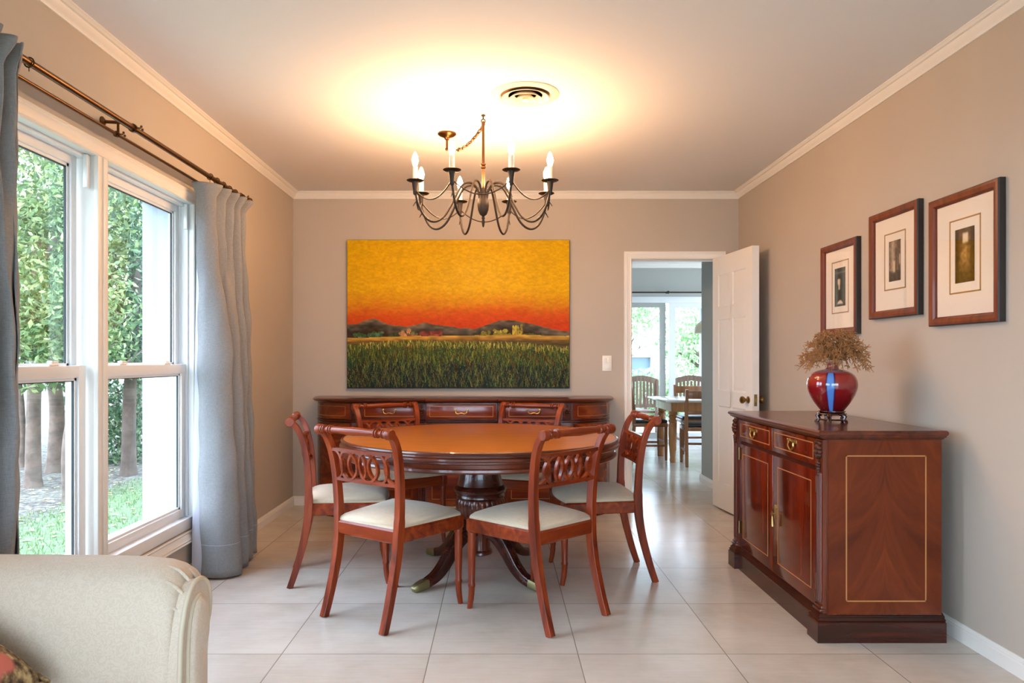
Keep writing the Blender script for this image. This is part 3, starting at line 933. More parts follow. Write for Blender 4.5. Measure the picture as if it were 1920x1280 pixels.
for s in (-1, 1):     # curved end panels follow the plan of the body
    pl = [p for p in plan(HW - .03, DP - .025, BK) if (p[0] * s > .86 and p[1] < -.02)]
    pts = [(s * .845, -(DP - .025))] + sorted(pl, key=lambda p: abs(p[0]))
    def out(q): return Vector((q[0] - s * .72, q[1] + .12, 0)).normalized() if abs(q[0]) > .86 else Vector((0, -1, 0))
    for za, zb, ia, ib in ((.745, .855, .766, .838), (.095, .706, .14, .665)):
        b = MB()
        b.rings([[Vector((q[0], q[1], 0)) + out(q) * h + Vector((0, 0, z)) for h, z in ((-.004, za), (.009, za), (.009, zb), (-.004, zb))] for q in pts])
        ep = b.build('end_panel', M['veneer_x'], sb, 30)
        b = MB()
        lo = [Vector((q[0], q[1], ia)) + out(q) * .0095 for q in pts[1:-1]]
        hi = [Vector((q[0], q[1], ib)) + out(q) * .0095 for q in reversed(pts[1:-1])]
        b.tube(lo + hi + [lo[0]], .0018, 4)
        b.build('inlay', M['inlay'], ep, 0)
def rosette(b, c, r, nrm_axis, out, n=9, sx=1.0, sz=1.0):
    """carved flower: petals round a boss, facing along an axis"""
    cx, cy, cz = c
    for k in range(n):
        a = 2 * PI * k / n
        u, v = r * .62 * math.cos(a) * sx, r * .62 * math.sin(a) * sz
        if nrm_axis == 'Y':
            b.ball((cx + u, cy, cz + v), (r * .30, out, r * .30), 8, 6)
        else:
            b.ball((cx, cy + u, cz + v), (out, r * .30, r * .30), 8, 6)
    b.ball(c, (r * .34, out * 1.5, r * .34) if nrm_axis == 'Y' else (out * 1.5, r * .34, r * .34), 10, 8)
for x in (-.797, -.300, .300, .797):
    b = MB(); b.box(x - .032, x + .032, yF - .012, yF + .01, .738, .862, .003)
    rosette(b, (x, yF - .014, .792), .031, 'Y', .010)
    for k in range(3):
        b.ball((x, yF - .012, .832 + k * .009), (.012 - k * .002, .006, .006), 8, 6)
    b.build('carved_block', M['carved'], sb, 50)
    b = MB(); b.box(x - .030, x + .030, yF - .008, yF + .01, .09, .712)
    for q in (-.018, 0, .018):
        b.tube([(x + q, yF - .009, .11), (x + q, yF - .009, .69)], .006, 8)
    b.build('fluted_pilaster', M['mah_z'], sb, 40)

# ------------------------------------------------------------------ cabinet on the right wall (local: front towards -X)
cb = thing('display_cabinet', 'mahogany two-door cabinet with light inlay lines, under the three framed pictures', 'cabinet', (1.625, 3.572, 0))
HX, HY = .242, .572             # half depth, half length of the carcass
XF = -HX
b = MB()
def rect(hx0, hx1, hy): return [(hx0, -hy), (hx1, -hy), (hx1, hy), (hx0, hy)]
PLN = [(.010, 0), (.010, .082), (.004, .087), (.008, .093), (.000, .102), (.002, .107), (-.006, .116), (-.010, .122)]
b.loft([(rect(XF - .010 - o, HX + .012 + o * .3, HY + o), z) for o, z in PLN])
# the plinth breaks forward under the corner posts
for s in (-1, 1):
    yc = s * (HY - .035)
    b.loft([([(XF - .034 - o, yc - .047 - o), (XF + .05, yc - .047 - o), (XF + .05, yc + .035 + o + .0015), (XF - .034 - o, yc + .035 + o + .0015)] if s > 0 else
             [(XF - .034 - o, yc - .035 - o - .0015), (XF + .05, yc - .035 - o - .0015), (XF + .05, yc + .047 + o), (XF - .034 - o, yc + .047 + o)], z) for o, z in PLN])
b.build('plinth', M['mah_dark'], cb, 20)
b = MB(); b.box(XF, HX, -HY, HY, .115, .855); b.build('carcass', M['mah_z'], cb, 0)
# side panel veneer, drawn in its own frame so the figure is book-matched about its middle
for s in (-1, 1):
    b = MB(); b.box(-.238, .238, -.003, .003, -.365, .365)
    sp = b.build('side_panel', M['flame'], cb, 0); sp.location = (0, s * (HY + .0015), .487)
    i = MB()
    w = .0055; x0, x1, z0, z1 = -.165, .175, -.315, .302
    for a0, a1, c0, c1 in ((x0, x1, z0, z0 + w), (x0, x1, z1 - w, z1), (x0, x0 + w, z0, z1), (x1 - w, x1, z0, z1)):
        i.box(a0, a1, -.0038 if s < 0 else .002, -.002 if s < 0 else .0038, c0, c1)
    i.build('inlay', M['inlay'], sp, 0)
b = MB()
TP = [(-.012, .853), (.0, .857), (.006, .862), (.014, .865), (.016, .871), (.022, .874), (.026, .880), (.026, .886), (.020, .891), (.016, .893)]
b.loft([(rect(XF - .018 - o, HX + .006 + o * .5, HY + .004 + o * .6), z) for o, z in TP])
b.build('top', M['mah_y'], cb, 20)
def strip_rect_x(b, y0, y1, z0, z1, w, x, t=.0012):
    for a0, a1, c0, c1 in ((y0, y1, z0, z0 + w), (y0, y1, z1 - w, z1), (y0, y0 + w, z0 + w, z1 - w), (y1 - w, y1, z0 + w, z1 - w)):
        b.box(x - t, x + .001, a0, a1, c0, c1)
for y0, y1 in ((-.500, -.004), (.004, .500)):
    b = MB(); b.box(XF - .012, XF + .01, y0, y1, .733, .850, .003); d = b.build('drawer', M['veneer_y'], cb)
    i = MB(); strip_rect_x(i, y0 + .03, y1 - .03, .757, .832, .0045, XF - .012); i.build('inlay', M['inlay'], d, 0)
    hd = MB(); yc = (y0 + y1) / 2
    for s in (-1, 1):
        hd.lathe([(.011, XF - .012), (.011, XF - .015), (.005, XF - .018), (.005, XF - .022), (.006, XF - .024), (0, XF - .026)], 12, (0, yc + s * .030, .812), 'X')
    hd.box(XF - .014, XF - .0115, yc - .045, yc + .045, .805, .819, .001)
    path = catmull([(XF - .020, yc - .040, .820), (XF - .021, yc - .028, .806), (XF - .023, yc - .030, .790), (XF - .023, yc - .016, .776), (XF - .023, yc, .770), (XF - .023, yc + .016, .776), (XF - .023, yc + .030, .790), (XF - .021, yc + .028, .806), (XF - .020, yc + .040, .820)], 4)
    hd.tube(path, .0042, 8); hd.build('handle', M['brass'], d, 40)
    b = MB(); b.box(XF - .008, XF + .01, y0 + .002, y1, .128, .712, .003); d = b.build('door', M['veneer_y'], cb)
    i = MB(); strip_rect_x(i, y0 + .060, y1 - .058, .185, .662, .0045, XF - .008); i.build('inlay', M['inlay'], d, 0)
    h = MB(); yh = y0 + .004 if y0 < 0 else y1 - .004
    for z in (.2, .62):
        h.tube([(XF - .010, yh, z), (XF - .010, yh, z + .07)], .004, 8)
    h.build('hinge', M['brass_dull'], d)
    if y0 < 0:
        k = MB(); yk = y1 - .022
        k.lathe([(.009, XF - .008), (.009, XF - .011), (0, XF - .012)], 14, (0, yk, .455), 'X')
        k.box(XF - .010, XF - .0075, yk - .006, yk + .006, .40, .47, .001)
        k.tube([(XF - .008, yk, .425), (XF - .018, yk, .425)], .003, 8)
        ring = [(XF - .022, yk + .009 * math.cos(a), .425 + .011 * math.sin(a)) for a in [2 * PI * j / 14 for j in range(15)]]
        k.tube(ring, .0025, 6)
        k.tube([(XF - .022, yk, .414), (XF - .020, yk, .362)], [.004, .008], 8)
        k.build('key', M['brass'], d, 40)
b = MB(); b.box(XF - .005, XF + .01, -.50, .50, .712, .735); b.build('drawer_rail', M['mah_dark'], cb, 0)
for s in (-1, 1):
    yc = s * (HY - .036)
    b = MB(); b.box(XF - .016, XF + .02, yc - .033, yc + .033, .120, .852)
    for q in (-.018, -.006, .006, .018):
        b.tube([(XF - .017, yc + q, .165), (XF - .017, yc + q, .71)], .0045, 8)
    b.box(XF - .030, XF, yc - .036, yc + .036, .125, .137, .003); b.box(XF - .024, XF, yc - .034, yc + .034, .137, .150, .003)
    b.build('corner_post', M['mah_z'], cb, 40)
    b = MB()
    rosette(b, (XF - .020, yc, .800), .036, 'X', .014, 8, .8, 1.0)
    for k in range(5):
        b.ball((XF - .020, yc, .752 - k * .012), (.012 - k * .0012, .018 - k * .0025, .010), 8, 6)
    for k in range(3):
        b.ball((XF - .020, yc + (k - 1) * .016, .838), (.010, .009, .009), 8, 6)
    b.build('carved_bracket', M['carved'], cb, 60)
# ------------------------------------------------------------------ vase, its stand and dried flowers
VX, VY, VZ = 1.592, 3.40, .8932
vs = thing('vase_stand', 'small carved rosewood stand under the red vase on the cabinet', 'stand', (VX, VY, VZ))
b = MB(); b.lathe([(0, .047), (.054, .047), (.060, .051), (.060, .056), (.053, .056), (.048, .050), (0, .050)], 32); b.lathe([(.050, .047), (.064, .044), (.066, .040), (.060, .036), (.045, .036)], 32); b.build('stand_top', M['stand'], vs)
for k in range(5):
    a = 2 * PI * k / 5 + .3
    b = MB(); c, s = math.cos(a), math.sin(a)
    b.tube([(c * .050, s * .050, .040), (c * .064, s * .064, .030), (c * .056, s * .056, .016), (c * .066, s * .066, .007), (c * .066, s * .066, 0)], [.013, .011, .010, .011, .012], 8)
    b.build('foot', M['stand'], vs, 50)
b = MB(); b.lathe([(.030, .010), (.060, .010), (.062, .014), (.060, .019), (.030, .019)], 28); b.build('stretcher_ring', M['stand'], vs)

# glazed red body with a blue running streak
m, nt, bs = new_mat('red_flambe_glaze')
tc = N(nt, 'ShaderNodeTexCoord'); sep = N(nt, 'ShaderNodeSeparateXYZ'); L(nt, tc, 'Object', sep, 'Vector')
at = N(nt, 'ShaderNodeMath', operation='ARCTAN2'); L(nt, sep, 'Y', at, 0); L(nt, sep, 'X', at, 1)
n = N(nt, 'ShaderNodeTexNoise', i_Scale=9.0, i_Detail=3.0); L(nt, tc, 'Object', n, 'Vector')
wob = N(nt, 'ShaderNodeMath', operation='MULTIPLY_ADD', i_1=.12, i_2=2.02); L(nt, n, 'Fac', wob, 0)
ad = N(nt, 'ShaderNodeMath', operation='ADD'); L(nt, at, 'Value', ad, 0); L(nt, wob, 'Value', ad, 1)
ab = N(nt, 'ShaderNodeMath', operation='ABSOLUTE'); L(nt, ad, 'Value', ab, 0)
rs = ramp(nt, [(0.0, srgb(84, 130, 200)), (0.11, srgb(84, 130, 200)), (0.15, srgb(40, 24, 78)), (0.20, srgb(110, 14, 24))])
L(nt, ab, 'Value', rs, 'Fac')
rz_ = ramp(nt, [(0.0, srgb(86, 8, 16)), (0.5, srgb(128, 18, 24)), (0.86, srgb(150, 34, 30)), (0.93, srgb(132, 116, 128)), (1.0, srgb(140, 60, 60))])
nz = N(nt, 'ShaderNodeMapRange'); nz.inputs['From Min'].default_value = 0.0; nz.inputs['From Max'].default_value = .212; L(nt, sep, 'Z', nz, 'Value'); L(nt, nz, 'Result', rz_, 'Fac')
lim = N(nt, 'ShaderNodeMath', operation='LESS_THAN', i_1=.20); L(nt, ab, 'Value', lim, 0)
lz = N(nt, 'ShaderNodeMath', operation='LESS_THAN', i_1=.186); L(nt, sep, 'Z', lz, 0)
mu = N(nt, 'ShaderNodeMath', operation='MULTIPLY'); L(nt, lim, 'Value', mu, 0); L(nt, lz, 'Value', mu, 1)
mx = N(nt, 'ShaderNodeMix', data_type='RGBA'); L(nt, mu, 'Value', mx, 'Factor'); L(nt, rz_, 'Color', mx, 6); L(nt, rs, 'Color', mx, 7); L(nt, mx, 2, bs, 'Base Color')
bs.inputs['Roughness'].default_value = .08; bs.inputs['Coat Weight'].default_value = .8; bs.inputs['Coat Roughness'].default_value = .03
M['glaze'] = m
M['rim_glaze'] = plain('grey_rim_glaze', srgb(176, 168, 170), .2)
va = thing('vase', 'glossy red glazed vase with a blue streak, on a rosewood stand on the cabinet', 'vase', (VX, VY, VZ + .0505))
b = MB()
vp = [(0, .0), (.044, .0), (.050, .004), (.064, .022), (.084, .050), (.100, .080), (.110, .110), (.1125, .132), (.107, .158), (.092, .180), (.064, .196), (.036, .203), (.027, .208), (.0235, .216), (.024, .226), (.030, .236)]
b.lathe([(p.x, p.z) for p in catmull([(r, 0, z) for r, z in vp], 3)], 56); b.build('body', M['glaze'], va, 60)
b = MB(); b.lathe([(.029, .234), (.041, .240), (.0425, .243), (.040, .2455), (.030, .240), (.022, .232)], 40); b.build('lip', M['rim_glaze'], va, 60)
fl = MB()
rng = random.Random(5)
top = VZ + .05 + .24
for k in range(150):
    a = rng.uniform(0, 2 * PI); rr = math.sqrt(rng.uniform(.02, 1))
    lim_r = rng.uniform(.13, .195) * (0.35 + .65 * rr)
    hgt = (.130 - .185 * rr ** 2.4) * rng.uniform(.75, 1.1)
    ex, ey, ez = lim_r * math.cos(a), lim_r * math.sin(a), hgt
    path = catmull([(0.006 * math.cos(a), .006 * math.sin(a), -.06), (.012 * math.cos(a), .012 * math.sin(a), .01), (ex * .5, ey * .5, max(ez, .02) * .9 + .025), (ex, ey, ez)], 4)
    fl.tube(path, [.0014] * len(path), 4)
    m0 = len(path)
    for q in range(24):
        t = rng.uniform(.40, 1.0)
        p = path[min(m0 - 1, int(t * (m0 - 1)))]
        d = Vector((rng.gauss(0, 1) + math.cos(a) * .9, rng.gauss(0, 1) + math.sin(a) * .9, rng.gauss(.1, .9))).normalized() * rng.uniform(.010, .030)
        mid = p + d * .5 + Vector((0, 0, rng.uniform(-.004, .006)))
        fl.tube([p, mid, p + d], [.0012, .0022, .0010], 4)
fl.xf(Matrix.Translation((VX + .022, VY, top)))
tag(fl.build('dried_flower_bunch', M['twig'], None, 0), 'bunch of dried straw-coloured sprigs standing in the red vase', 'dried flowers')
# ------------------------------------------------------------------ chandelier
CX, CY, CZ = -.089, 3.967, 2.15
M['bulb'] = emit_mat('lit_candle_bulb', (1.0, .575, .28, 1), 318.0)
M['bulb_cool'] = emit_mat('frosted_candle_bulb', (1.0, .62, .34, 1), 185.0)
cd = thing('chandelier', 'dark iron chandelier with eight curved arms and lit candle bulbs over the round table', 'chandelier', (CX, CY, CZ))
b = MB(); b.lathe([(0, .405), (.012, .405), (.012, .400), (.004, .396), (.004, .385)], 14)
b.tube([(.011 * math.sin(a), 0, .372 - .011 * math.cos(a)) for a in [i * 2 * PI / 14 for i in range(13)]], .0035, 6); b.build('ceiling_hook', M['iron'], cd, 40)
b = MB(); b.tube([(0, 0, .362), (0, 0, -.02)], .0075, 12); b.lathe([(.008, .105), (.014, .11), (.014, .118), (.010, .122), (.014, .126), (.014, .134), (.008, .138)], 14); b.lathe([(.004, .372), (.010, .366), (.010, .352), (.0075, .345)], 12)
b.build('rod', M['bronze'], cd, 40)
b = MB(); b.lathe([(.0, .0), (.012, -.004), (.020, -.02), (.024, -.04), (.026, -.062), (.032, -.07), (.032, -.10), (.029, -.125), (.020, -.148), (.010, -.156), (.006, -.162), (.011, -.168), (.006, -.176), (.009, -.19), (.005, -.215), (.0, -.222)], 24); b.build('hub', M['iron'], cd, 45)
RA = .392
arm_prof = [(.020, -.070), (.030, -.02), (.052, .012), (.085, .022), (.120, .008), (.155, -.045), (.190, -.115), (.225, -.172), (.265, -.204), (.305, -.208), (.342, -.182), (.370, -.132), (.386, -.080), (RA, -.040)]
tips = []
for k in range(8):
    a = PI / 8 + k * PI / 4
    ca, sa = math.cos(a), math.sin(a)
    b = MB(); b.tube(catmull([(ca * r, sa * r, z) for r, z in arm_prof], 4), .0062, 8); b.tube([(ca * (RA - .012), sa * (RA - .012), -.10), (ca * (RA + .012), sa * (RA + .012), -.135)], [.004, .002], 6)
    arm = b.build('arm', M['iron'], cd, 60)
    o = (ca * RA, sa * RA, 0)
    b = MB(); b.lathe([(.006, -.075), (.011, -.068), (.012, -.050), (.017, -.012), (.020, -.004), (.040, .0), (.0465, .004), (.0445, .006), (.02, .004), (0, .004)], 24, o); b.build('drip_pan', M['iron'], arm, 40)
    b = MB(); b.lathe([(.014, .003), (.014, .078), (.010, .082), (0, .082)], 18, o); b.build('candle_sleeve', M['candle'], arm, 40)
    b = MB(); b.lathe([(.008, .080), (.011, .086), (.0165, .104), (.0175, .114), (.015, .128), (.009, .144), (.004, .154), (0, .158)], 16, o)
    b.build('bulb', M['bulb_cool'] if k in (0, 6) else M['bulb'], arm, 60)
    tips.append(Vector((ca * (RA), sa * (RA), -.045)))
for k in range(8):
    p, q = tips[k], tips[(k + 1) % 8]
    path = [p.lerp(q, t / 14) + Vector((0, 0, -.075 * (1 - (2 * t / 14 - 1) ** 2))) for t in range(15)]
    b = MB(); b.tube(path, .0036, 6); b.build('garland_wire', M['iron'], cd, 60)
cn = (-.316 - CX, 4.304 - CY, 0)
b = MB(); b.lathe([(0, .411), (.056, .411), (.056, .404), (.046, .396), (.030, .390), (.018, .384), (.012, .372), (0, .370)], 28, cn); b.tube([(cn[0], cn[1], .375), (cn[0], cn[1], .318)], .007, 8); b.ball((cn[0], cn[1], .316), .011); b.build('ceiling_canopy', M['bronze'], cd, 40)
# slack links from the canopy to the rod
b = MB()
P0, P1 = Vector((0.0, 0, .348)), Vector((cn[0], cn[1], .318))
pts = [P0.lerp(P1, t / 16) + Vector((0, 0, -.055 * (1 - (2 * t / 16 - 1) ** 2))) for t in range(17)]
for i in range(16):
    c = (pts[i] + pts[i + 1]) / 2; d = (pts[i + 1] - pts[i]).normalized(); sd = d.cross(Vector((0, 0, 1))).normalized(); up = sd.cross(d)
    w = sd if i % 2 else up
    L_ = (pts[i + 1] - pts[i]).length * .62
    b.tube([c + d * (L_ * math.cos(t)) + w * (.009 * math.sin(t)) for t in [2 * PI * j / 10 for j in range(11)]], .0030, 5)
b.tube(pts, .0025, 6)
b.build('chain', M['bronze'], cd, 60)

# ------------------------------------------------------------------ curtain rods
RX, RZ, RX2, RZ2 = -1.56, 2.178, -1.630, 2.152
Y0R, Y1R = 1.55, 4.40
def rod(name, label, x, z, r, y0, y1, fin):
    t = thing(name, label, 'curtain rod', (x, 3.03, z))
    b = MB(); b.tube([(0, y0 - 3.03, 0), (0, y1 - 3.03, 0)], r, 14); b.build('pole', M['bronze'], t, 50)
    if fin:
        for y, s in ((y0, -1), (y1, 1)):
            b = MB(); b.lathe([(r, 0), (r * 1.5, s * .006), (r * 1.5, s * .014), (r, s * .02), (r * 1.9, s * .035), (r * 1.6, s * .05), (0, s * .058)], 16, (0, y - 3.03, 0), 'Y'); b.build('finial', M['bronze'], t, 50)
    return t
rd1 = rod('curtain_rod', 'thicker bronze curtain rod in front, above the sash window', RX, RZ, .0125, Y0R, Y1R, True)
rd2 = rod('curtain_rod', 'thinner bronze curtain rod behind the thick one, closer to the wall above the sash window', RX2, RZ2, .0075, Y0R + .03, Y1R - .03, False)
for y in (3.03, 4.32, 1.70):
    yl = y - 3.03
    b = MB()
    b.lathe([(0, XL - RX + .0005), (.022, XL - RX + .0005), (.022, XL - RX + .004), (.016, XL - RX + .008), (.009, XL - RX + .014)], 20, (0, yl, .028), 'X')
    b.tube([(XL - RX + .006, yl, .028), (-.05, yl, .024), (.004, yl, -.012)], .0075, 8)
    b.tube([(RX2 - RX + .006, yl, .026), (RX2 - RX + .006, yl, RZ2 - RZ + .006)], .0055, 8)
    for cx, cz, rr in ((0, 0, .0155), (RX2 - RX, RZ2 - RZ, .0100)):
        b.lathe([(rr, -.007), (rr + .003, -.007), (rr + .003, .007), (rr, .007)], 16, (cx, yl, cz), 'Y')
        b.tube([(cx + rr, yl, cz), (cx + rr + .018, yl, cz)], .0032, 8); b.ball((cx + rr + .022, yl - .005, cz + .005), .0055, 8, 6); b.ball((cx + rr + .022, yl + .005, cz - .005), .0055, 8, 6)
    b.build('bracket', M['bronze'], rd1, 50)

# ------------------------------------------------------------------ curtains
def curtain(name, label, plans, lin, zt, sgn):
    """grey linen; plans: folds seen from above at several heights, from the leading edge to the far edge"""
    ys = [p[1] for p in plans[0][1]]
    yc = (min(ys) + max(ys)) / 2
    t = thing(name, label, 'curtain', (RX, yc, 0), 0)
    zb = .012
    SUB = 9
    curves = [(z, catmull([(x, y, 0) for x, y in pl], SUB)) for z, pl in plans]
    zs_ = [z for z, _ in curves]
    NT = 70
    rows = []
    for j in range(NT + 1):
        q = j / NT
        z = zt - (zt - zb) * (q ** 1.15)
        k = 0
        while k < len(zs_) - 2 and z < zs_[k + 1]: k += 1
        f = (zs_[k] - z) / (zs_[k] - zs_[k + 1]); f = min(1, max(0, f)); f = f * f * (3 - 2 * f)
        row = []
        n_ = len(curves[0][1])
        for i in range(n_):
            p = curves[k][1][i].lerp(curves[k + 1][1][i], f)
            e = i / (n_ - 1)
            wob = .004 * math.sin(9 * z + 14 * e) + .003 * math.sin(21 * z - 30 * e)
            sag = .010 * math.sin(PI * min(1, (i % SUB) / SUB)) if j == 0 else 0
            x = max(p.x + wob * min(1, (zt - z) * 3), XL + .022)
            row.append(Vector((x - RX, p.y - yc + .4 * wob, z)))
        rows.append(row)
    n_ = len(rows[0])
    V = [tuple(p) for r in rows for p in r]
    F = [(j * n_ + i, j * n_ + i + 1, (j + 1) * n_ + i + 1, (j + 1) * n_ + i) for j in range(NT) for i in range(n_ - 1)]
    o = mesh_arrays('drape', V, F, M['curtain'], t, 75)
    md = o.modifiers.new('thickness', 'SOLIDIFY'); md.thickness = .004; md.offset = 0
    V2, F2 = [], []
    LN = 30
    for j in range(LN + 1):
        z = (zt - .10) + (.02 - (zt - .10)) * j / LN
        f = j / LN
        for (x0, y0), (x1, y1) in zip(*lin):
            V2.append((x0 + (x1 - x0) * f - RX, y0 + (y1 - y0) * f - yc, z))
    m_ = len(lin[0])
    for j in range(LN):
        for i in range(m_ - 1):
            F2.append((j * m_ + i, j * m_ + i + 1, (j + 1) * m_ + i + 1, (j + 1) * m_ + i))
    o2 = mesh_arrays('lining', V2, F2, M['lining'], t, 70)
    md = o2.modifiers.new('thickness', 'SOLIDIFY'); md.thickness = .003; md.offset = 0
    jh = min(range(NT + 1), key=lambda j: abs(rows[j][0].z - .19))
    hb = MB()
    off = Vector((.002, -.0035 * sgn, 0))
    hb.tube([p + off for p in rows[jh][2:-2]], .0010, 5)
    hb.build('hem_stitching', M['lining'], t, 0)
    y0, y1 = min(ys), max(ys)
    for k in range(6):
        y = y0 + (y1 - y0) * (k + .5) / 6
        rb = MB(); path = [(.0165 * math.cos(a), y - yc, RZ + .0165 * math.sin(a)) for a in [2 * PI * q / 16 for q in range(17)]]
        rb.tube(path, .0025, 6); rb.tube([(0, y - yc, RZ - .0165), (0, y - yc, min(RZ - .03, zt - .01))], .0016, 5)
        rb.build('curtain_ring', M['bronze'], t, 50)
    return t
TOPR = [(-1.640, 3.790), (-1.575, 3.800), (-1.525, 3.850), (-1.525, 3.895), (-1.555, 3.925), (-1.520, 3.965), (-1.520, 3.995), (-1.555, 4.025), (-1.515, 4.06), (-1.515, 4.09), (-1.550, 4.12), (-1.510, 4.155), (-1.510, 4.185), (-1.550, 4.21), (-1.510, 4.25), (-1.510, 4.29), (-1.545, 4.33)]
WSTR = [(-1.625, 3.815), (-1.575, 3.825), (-1.545, 3.858), (-1.545, 3.885), (-1.560, 3.915), (-1.535, 3.960), (-1.535, 3.980), (-1.560, 4.015), (-1.530, 4.058), (-1.530, 4.075), (-1.556, 4.11), (-1.528, 4.150), (-1.528, 4.168), (-1.555, 4.20), (-1.528, 4.245), (-1.530, 4.27), (-1.550, 4.31)]
MIDR = [(-1.640, 3.875), (-1.595, 3.855), (-1.520, 3.870), (-1.495, 3.925), (-1.530, 3.970), (-1.560, 3.985), (-1.525, 4.000), (-1.490, 4.045), (-1.515, 4.095), (-1.560, 4.115), (-1.530, 4.135), (-1.500, 4.175), (-1.525, 4.220), (-1.565, 4.24), (-1.530, 4.26), (-1.510, 4.30), (-1.540, 4.345)]
BOTR = [(-1.648, 3.885), (-1.590, 3.850), (-1.500, 3.845), (-1.430, 3.905), (-1.450, 3.970), (-1.520, 3.990), (-1.500, 4.020), (-1.455, 4.070), (-1.490, 4.120), (-1.550, 4.140), (-1.520, 4.165), (-1.480, 4.215), (-1.510, 4.260), (-1.560, 4.28), (-1.530, 4.30), (-1.500, 4.35), (-1.540, 4.400)]
zt = 2.143
def deepen(pl, k, lo=-1.650, hi=-1.462):
    return [(x if i < 3 else min(hi, max(lo, -1.535 + (x + 1.535) * k)), y) for i, (x, y) in enumerate(pl)]
TOPR, WSTR, MIDR, BOTR = deepen(TOPR, 1.9), deepen(WSTR, 1.7), deepen(MIDR, 1.5), BOTR[:4] + deepen(BOTR, 1.4, -1.63, -1.44)[4:]
curtain('curtain', 'long grey linen curtain bunched beside the sash window, toward the corner of the painting wall',
        [(zt, TOPR), (zt - .080, WSTR), (zt - .15, WSTR), (1.15, MIDR), (.012, BOTR)],
        ([(-1.655, 3.90), (-1.625, 3.905), (-1.585, 3.92)], [(-1.664, 3.845), (-1.630, 3.862), (-1.585, 3.885)]), zt, 1)
def mirror(pl, lead):
    out = []
    for i, (x, y) in enumerate(pl):
        yy = 2.395 - (y - 3.79) * .80
        out.append((x, min(yy, 1.475 * abs(x) - .006 + lead * (1 if i < 3 else 0))))
    return out
zl = 2.178
curtain('curtain', 'long grey linen curtain at the edge of the picture, behind the cream sofa arm',
        [(zl, [(x + .018, y) for x, y in mirror(TOPR, 0)]), (zl - .085, mirror(WSTR, 0)), (zl - .15, mirror(WSTR, 0)), (1.15, mirror(MIDR, 0)), (.012, mirror([(max(min(x, -1.49), -1.65), y) for x, y in BOTR], 0))],
        ([(-1.655, 2.30), (-1.625, 2.30), (-1.585, 2.28)], [(-1.655, 2.36), (-1.630, 2.33), (-1.585, 2.28)]), zl, -1)

# ------------------------------------------------------------------ sofa, seen from its seat end: only the far arm is in view
sf = thing('sofa', 'cream damask sofa with a rolled arm in the corner below the window', 'sofa', (-1.16, 0.9, 0))
SX, SY = -1.16, 0.9
# arm section (Y, Z) seen along X, local to the sofa
arm_sec = [(1.655, .10), (1.650, .30), (1.648, .44), (1.652, .54), (1.662, .60), (1.684, .655), (1.716, .690), (1.756, .704), (1.800, .700), (1.838, .680), (1.866, .645), (1.874, .605), (1.862, .570), (1.838, .545), (1.822, .52), (1.818, .40), (1.820, .10)]
asx = [(p.x, p.y) for p in catmull([(y, z, 0) for y, z in arm_sec], 3)]
cy_, cz_ = 1.745, .55
def arm_ring(x, k, kz=None, sag=0):
    kz = kz or k
    out = []
    for y, z in asx:
        zz = cz_ + (z - cz_) * (kz if z > cz_ else 1.0) - sag
        out.append(Vector((x - SX, cy_ + (y - cy_) * k - SY, max(zz, .10))))
    return out
b = MB()
b.rings([arm_ring(x, k, kz, 0) for x, k, kz in ((-1.585, 1, 1), (-1.3, 1, 1.0), (-1.0, 1, .985), (-.88, 1, .965), (-.83, .995, .93), (-.80, .985, .87), (-.782, .965, .79), (-.772, .93, .70), (-.768, .88, .62))])
b.build('arm', M['sofa'], sf, 60)
# pleats gathered into the front panel
b = MB()
for (y, z) in ((1.668, .50), (1.672, .56), (1.686, .605), (1.708, .642), (1.745, .662), (1.79, .655)):
    dy, dz = y - cy_, z - .55
    l = math.hypot(dy, dz) or 1
    path = [(-.760 - SX, y - SY, z - .012), (-.785 - SX, y + dy / l * .006 - SY, z + dz / l * .012), (-.815 - SX, y + dy / l * .004 - SY, z + dz / l * .022), (-.86 - SX, y - SY - dy / l * .004, z + dz / l * .024)]
    b.tube(catmull(path, 3), [.004, .005, .005, .005, .0045, .004, .004, .003, .002, .001], 6)
b.build('gathered_pleats', M['sofa'], sf, 60)
# scrolled front panel with a piped edge
pan = [(1.656, .08), (1.654, .40), (1.660, .52), (1.674, .58), (1.700, .625), (1.738, .648), (1.780, .645), (1.812, .622), (1.828, .585), (1.824, .548), (1.808, .518), (1.800, .48), (1.798, .40), (1.800, .08)]
pan_s = [(p.x - SY, p.y) for p in catmull([(y, z, 0) for y, z in pan], 4)]
b = MB(); b.prism(pan_s, -.775 - SX, -.742 - SX, 'X'); 
cin = [((y + SY - 1.735) * .58 + 1.735 - SY, (z - .5) * .76 + .5 if z > .5 else z) for y, z in pan_s]
b.rings([[Vector((-.742 - SX, y, z)) for y, z in cin], [Vector((-.730 - SX, (y + SY - 1.735) * .95 + 1.735 - SY, z - .004)) for y, z in cin], [Vector((-.724 - SX, (y + SY - 1.735) * .80 + 1.735 - SY, z - .02)) for y, z in cin]])
b.build('front_panel', M['sofa'], sf, 50)
b = MB(); b.tube([(-.744 - SX, y, z) for y, z in pan_s], .0065, 8); b.tube([(-.740 - SX, y, z) for y, z in cin], .0055, 8); b.build('piping', M['piping'], sf, 60)
b = MB(); b.box(-1.585 - SX, -.80 - SX, -.70 - SY, 1.66 - SY, .09, .30, .02); b.build('seat_base', M['sofa'], sf)
for y0, y1 in ((-.10, .78), (.785, 1.650)):
    b = MB(); b.box(-1.40 - SX, -.775 - SX, y0 - SY, y1 - SY, .302, .430, .045, 4); b.build('seat_cushion', M['sofa'], sf, 60)
b = MB(); b.box(-1.60 - SX, -1.41 - SX, -.70 - SY, 1.655 - SY, .09, .83, .05, 4); b.build('backrest', M['sofa'], sf, 60)
